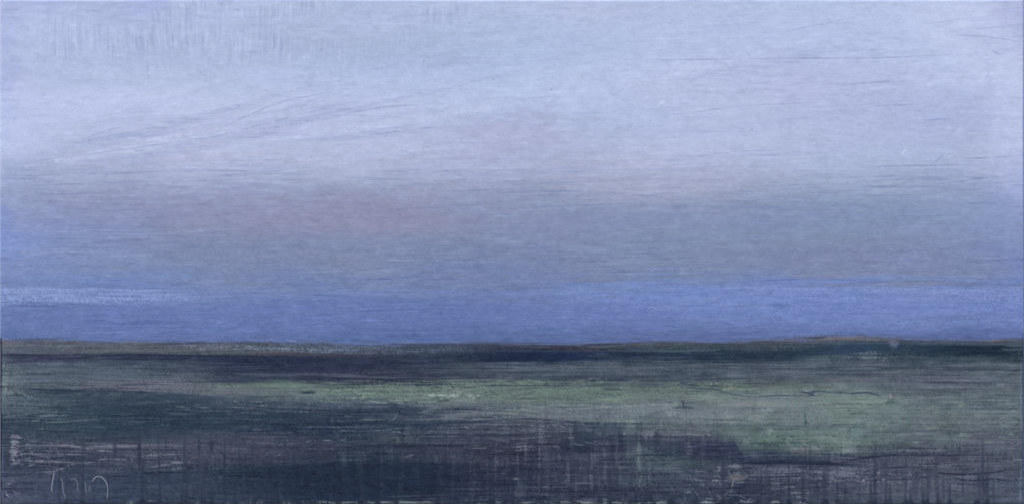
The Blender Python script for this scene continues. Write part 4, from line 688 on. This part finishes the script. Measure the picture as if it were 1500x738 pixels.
# cloth showing through: pigment sits on the high threads
thin = np.clip(0.55 + 0.35 * BLOT + 0.25 * SOFT, 0.1, 1.4)
PC += ((0.011 + 0.004 * (1 - mg)) * WEAVE * thin + 0.010 * TWILL * np.clip(BLOT, 0, 2) + 0.006 * GRAIN + 0.008 * FINE + (0.004 * MOT + 0.005 * fnoise(61, 9, 2.0) * (0.6 + 0.5 * LIFT) + 0.004 * fnoise(62, 3, 1.2)) * (1 - mg))[..., None] * np.array([1.0, 1.0, 1.05], np.float32)
PH += 0.030 * WEAVE * thin + 0.006 * GRAIN + 0.012 * FINE
PC = np.clip(PC, 0.02, 0.98)

# ================================================================ the painting as an object
def lin(c):
    c = np.asarray(c, np.float32)
    return np.where(c <= 0.04045, c / 12.92, ((c + 0.055) / 1.055) ** 2.4)
ALB = np.clip((lin(PC) - np.array(LIT_B, np.float32)) / np.array(LIT_A, np.float32), 0.004, 0.86).astype(np.float32)
RELIEF = 0.001 * 1.0

def paint_mat(name, rough, spec=0.2):
    m, t, b = new_mat(name)
    at = t.nodes.new('ShaderNodeAttribute'); at.attribute_name = 'pigment'
    t.links.new(at.outputs['Color'], b.inputs['Base Color'])
    # sheen varies where the paint is rubbed thin, and the threads of the cloth are felt through it
    tc = t.nodes.new('ShaderNodeTexCoord'); n = t.nodes.new('ShaderNodeTexNoise'); n.inputs['Scale'].default_value = 30; n.inputs['Detail'].default_value = 5
    r = t.nodes.new('ShaderNodeMapRange'); r.inputs['To Min'].default_value = rough - 0.08; r.inputs['To Max'].default_value = rough + 0.10
    t.links.new(tc.outputs['Object'], n.inputs['Vector']); t.links.new(n.outputs['Fac'], r.inputs['Value']); t.links.new(r.outputs[0], b.inputs['Roughness'])
    b.inputs['Specular IOR Level'].default_value = spec
    return m
oil_sky = paint_mat('sky_paint', 0.62, 0.2)
oil_land = paint_mat('land_paint', 0.6, 0.2)

painting = bpy.data.objects.new('painting', None); COL.objects.link(painting)
painting.location = (0, 0, ZC - 369 * S)
painting['label'] = 'unframed stretched canvas painted with a pale blue dusk sky over dark green and violet fields'
painting['category'] = 'painting'
OX, OZ = 749.5, 737.0 + 0.5
def P3(px, py, lift=0.0):                      # cell of the cloth -> point in the painting's own space
    return ((px - OX) * S, -lift, (OZ - py) * S)

# how far the cloth bends back over the rounded edge of the stretcher
e = np.minimum(np.minimum(XX, PW - 1 - XX), np.minimum(YY, PHT - 1 - YY))
ROUND = np.where(e < 3, (3 - np.sqrt(np.clip(9 - (3 - e) ** 2, 0, 9))) * S * 0.7, 0)
YS = (ROUND - PH * RELIEF).astype(np.float32)

def sheet(name, mask, mat, parent):
    """quads of the cloth whose cells are in mask, as one mesh with the pigment on its vertices"""
    q = mask[:-1, :-1]
    used = np.zeros((PHT, PW), bool)
    used[:-1, :-1] |= q; used[1:, :-1] |= q; used[:-1, 1:] |= q; used[1:, 1:] |= q
    idx = np.full((PHT, PW), -1, np.int32); n = int(used.sum()); idx[used] = np.arange(n, dtype=np.int32)
    co = np.stack([(XX[used] - OX) * S, YS[used], (OZ - YY[used]) * S], 1).astype(np.float32)
    a = idx[:-1, :-1][q]; b = idx[1:, :-1][q]; c = idx[1:, 1:][q]; d = idx[:-1, 1:][q]
    f = np.stack([a, b, c, d], 1).ravel(); m = len(a)
    me = bpy.data.meshes.new(name)
    me.vertices.add(n); me.vertices.foreach_set('co', co.ravel())
    me.loops.add(4 * m); me.loops.foreach_set('vertex_index', f)
    me.polygons.add(m); me.polygons.foreach_set('loop_start', np.arange(0, 4 * m, 4, dtype=np.int32)); me.polygons.foreach_set('loop_total', np.full(m, 4, np.int32))
    me.polygons.foreach_set('use_smooth', np.ones(m, bool))
    me.update(calc_edges=True)
    at = me.attributes.new('pigment', 'FLOAT_COLOR', 'POINT')
    at.data.foreach_set('color', np.concatenate([ALB[used], np.ones((n, 1), np.float32)], 1).ravel())
    return link(name, me, mat, parent)

hz = YY < HOR
low_x = [0, 250, 340, 420, 540, 640, 745, 900, 1060, 1200, 1320, 1400, 1500]
low_y = [530, 526, 540, 552, 550, 540, 528, 524, 527, 524, 522, 522, 522]
LOW = np.interp(XX[0], low_x, low_y)[None, :]
p_sky = sheet('painted_sky', hz, oil_sky, painting); p_sky['label'] = 'pale blue brushed sky with a stronger blue band above the horizon'
p_hill = sheet('painted_hills', ~hz & (YY < LOW), oil_land, painting); p_hill['label'] = 'dark navy and brown strip of far hills along the horizon'
p_field = sheet('painted_field', ~hz & (YY >= LOW), oil_land, painting); p_field['label'] = 'green and dark violet field with runs of thinned paint'

# the cloth wraps round the stretcher: painted edges
def edge_strip(cells):
    bmn = bpy.data.meshes.new('canvas_edge'); co = []; fc = []; cl = []
    nrow = 5; depth = 0.036
    for k, (x, y) in enumerate(cells):
        for j in range(nrow):
            p = P3(x, y); y0 = float(YS[y, x]); d = y0 + (depth - y0) * j / (nrow - 1)
            co.append((p[0], d, p[2])); cl.append(ALB[y, x] * (0.75 + 0.25 * ((k // 37) % 3) / 2))
    for k in range(len(cells) - 1):
        for j in range(nrow - 1):
            a = k * nrow + j; fc.append((a, a + nrow, a + nrow + 1, a + 1))
    bmn.from_pydata(co, [], fc); at = bmn.attributes.new('pigment', 'FLOAT_COLOR', 'POINT')
    at.data.foreach_set('color', np.concatenate([np.array(cl, np.float32), np.ones((len(cl), 1), np.float32)], 1).ravel())
    bmn.update(); return link('canvas_edge', bmn, oil_land, painting)
edge_strip([(x, 0) for x in range(0, PW, 3)] + [(PW - 1, 0)]); edge_strip([(x, PHT - 1) for x in range(PW - 1, -1, -3)] + [(0, PHT - 1)])
edge_strip([(0, y) for y in range(PHT - 1, -1, -3)] + [(0, 0)]); edge_strip([(PW - 1, y) for y in range(0, PHT, 3)] + [(PW - 1, PHT - 1)])

# raised pieces of paint lying on the field: runs, dabs, the scratched signature
def ribbon(name, pts, w, lift, parent, fixed=None, n_across=5, mat=oil_land, tip=0.3):
    P = np.array(pts, float)
    for _ in range(2):
        if len(P) > 2:
            Q = np.empty((2 * len(P) - 2, 2)); Q[0::2] = P[:-1] * .75 + P[1:] * .25; Q[1::2] = P[:-1] * .25 + P[1:] * .75
            P = np.vstack([P[:1], Q, P[-1:]])
    L = np.concatenate([[0], np.cumsum(np.linalg.norm(np.diff(P, axis=0), axis=1))]); n = max(int(L[-1] / 1.5), 4)
    t = np.linspace(0, L[-1], n); P = np.stack([np.interp(t, L, P[:, 0]), np.interp(t, L, P[:, 1])], 1)
    T = np.gradient(P, axis=0); T /= np.linalg.norm(T, axis=1)[:, None] + 1e-9; N = np.stack([-T[:, 1], T[:, 0]], 1)
    us = np.linspace(-1, 1, n_across); co = []; cl = []; fc = []
    for i in range(n):
        k = min(i, n - 1 - i) / (n - 1) * 2
        wi = w * (tip + (1 - tip) * min(1, k * 5))
        for u in us:
            q = np.clip(P[i] + N[i] * u * wi, [0, 0], [PW - 1.01, PHT - 1.01]); xi, yi = int(round(q[0])), int(round(q[1]))
            h = lift * (1 - u * u) * min(1, k * 6) * 0.001 + (2.5e-5 if abs(u) < 0.99 else -5e-5)
            x0, y0 = int(q[0]), int(q[1]); fx, fy = q[0] - x0, q[1] - y0
            base = (YS[y0, x0] * (1 - fx) + YS[y0, x0 + 1] * fx) * (1 - fy) + (YS[y0 + 1, x0] * (1 - fx) + YS[y0 + 1, x0 + 1] * fx) * fy
            a = (ALB[y0, x0] * (1 - fx) + ALB[y0, x0 + 1] * fx) * (1 - fy) + (ALB[y0 + 1, x0] * (1 - fx) + ALB[y0 + 1, x0 + 1] * fx) * fy
            p = P3(q[0], q[1]); co.append((p[0], base - h, p[2]))
            cl.append(a if fixed is None else a * (1 - fixed[1]) + fixed[0] * fixed[1])
    m = len(us)
    for i in range(n - 1):
        for j in range(m - 1):
            a = i * m + j; fc.append((a, a + m, a + m + 1, a + 1))
    me = bpy.data.meshes.new(name); me.from_pydata(co, [], fc)
    at = me.attributes.new('pigment', 'FLOAT_COLOR', 'POINT')
    at.data.foreach_set('color', np.concatenate([np.array(cl, np.float32), np.ones((len(cl), 1), np.float32)], 1).ravel())
    me.polygons.foreach_set('use_smooth', np.ones(len(fc), bool)); me.update()
    return link(name, me, mat, parent)

big = sorted(DRIPS, key=lambda d: -d[1] * (d[0][-1][1] - d[0][0][1]))[:96]
for pts, w in big: ribbon('paint_run', pts, w * 1.15, 0.06, p_field)
def pig(h): return np.clip((lin(hexc(h)) - np.array(LIT_B)) / np.array(LIT_A), 0.004, 0.86)
sig = bpy.data.objects.new('signature', None); COL.objects.link(sig); sig.parent = painting
sig['label'] = 'thin pale handwritten signature scratched in the lower left corner'
for k, st in enumerate(SIGN): ribbon('pen_stroke', st, [0.75, 0.7, 0.6, 0.7, 0.55, 0.85][k], 0.10, sig, (pig('A4AAB6'), [0.6, 0.4, 0.35, 0.4, 0.28, 0.6][k]))

# ---- the stretcher behind the cloth and its wire
wood = noise_mat('stretcher_wood', (0.42, 0.29, 0.17), (0.58, 0.43, 0.27), 18, 0.7, 0.3, (1, 1, 8))
W2, HH = (OX + 0.5) * S, 738 * S
for (x0, x1, z0, z1) in [(-W2 + .004, W2 - .004, .004, .05), (-W2 + .004, W2 - .004, HH - .05, HH - .004), (-W2 + .004, -W2 + .05, .0505, HH - .0505), (W2 - .05, W2 - .004, .0505, HH - .0505), (-.025, .025, .0505, HH - .0505)]:
    bm = bmesh.new(); box_bm(bm, x0, x1, 0.006, 0.035, z0, z1, 0.0015); bm_obj('stretcher_bar', bm, wood, painting)
steel, t_, b_ = new_mat('wire_steel'); b_.inputs['Base Color'].default_value = (.55, .55, .56, 1); b_.inputs['Metallic'].default_value = 1; b_.inputs['Roughness'].default_value = .35
bm = bmesh.new(); prev = None
pts = [Vector((-W2 + .03, .041, HH * .72)), Vector((0, .047, HH * .80)), Vector((W2 - .03, .041, HH * .72))]
for a, b in zip(pts[:-1], pts[1:]):
    d = b - a; r = bmesh.ops.create_cone(bm, segments=8, radius1=.001, radius2=.001, depth=d.length, cap_ends=True)
    bmesh.ops.rotate(bm, verts=r['verts'], matrix=d.to_track_quat('Z', 'Y').to_matrix()); bmesh.ops.translate(bm, verts=r['verts'], vec=(a + b) / 2)
bm_obj('hanging_wire', bm, steel, painting)
bm = bmesh.new(); zz = ZC - 369 * S + HH * .80
box_bm(bm, -.006, .006, WALL_Y - .004, WALL_Y - .0003, zz - .012, zz + .03, .001); box_bm(bm, -.006, .006, WALL_Y - .016, WALL_Y - .0045, zz - .012, zz - .008, .001); box_bm(bm, -.006, .006, WALL_Y - .0165, WALL_Y - .0145, zz - .0075, zz + .004, .0005)
hook = bm_obj('picture_hook', bm, steel); hook['label'] = 'small steel picture hook on the wall carrying the canvas wire'; hook['category'] = 'hook'
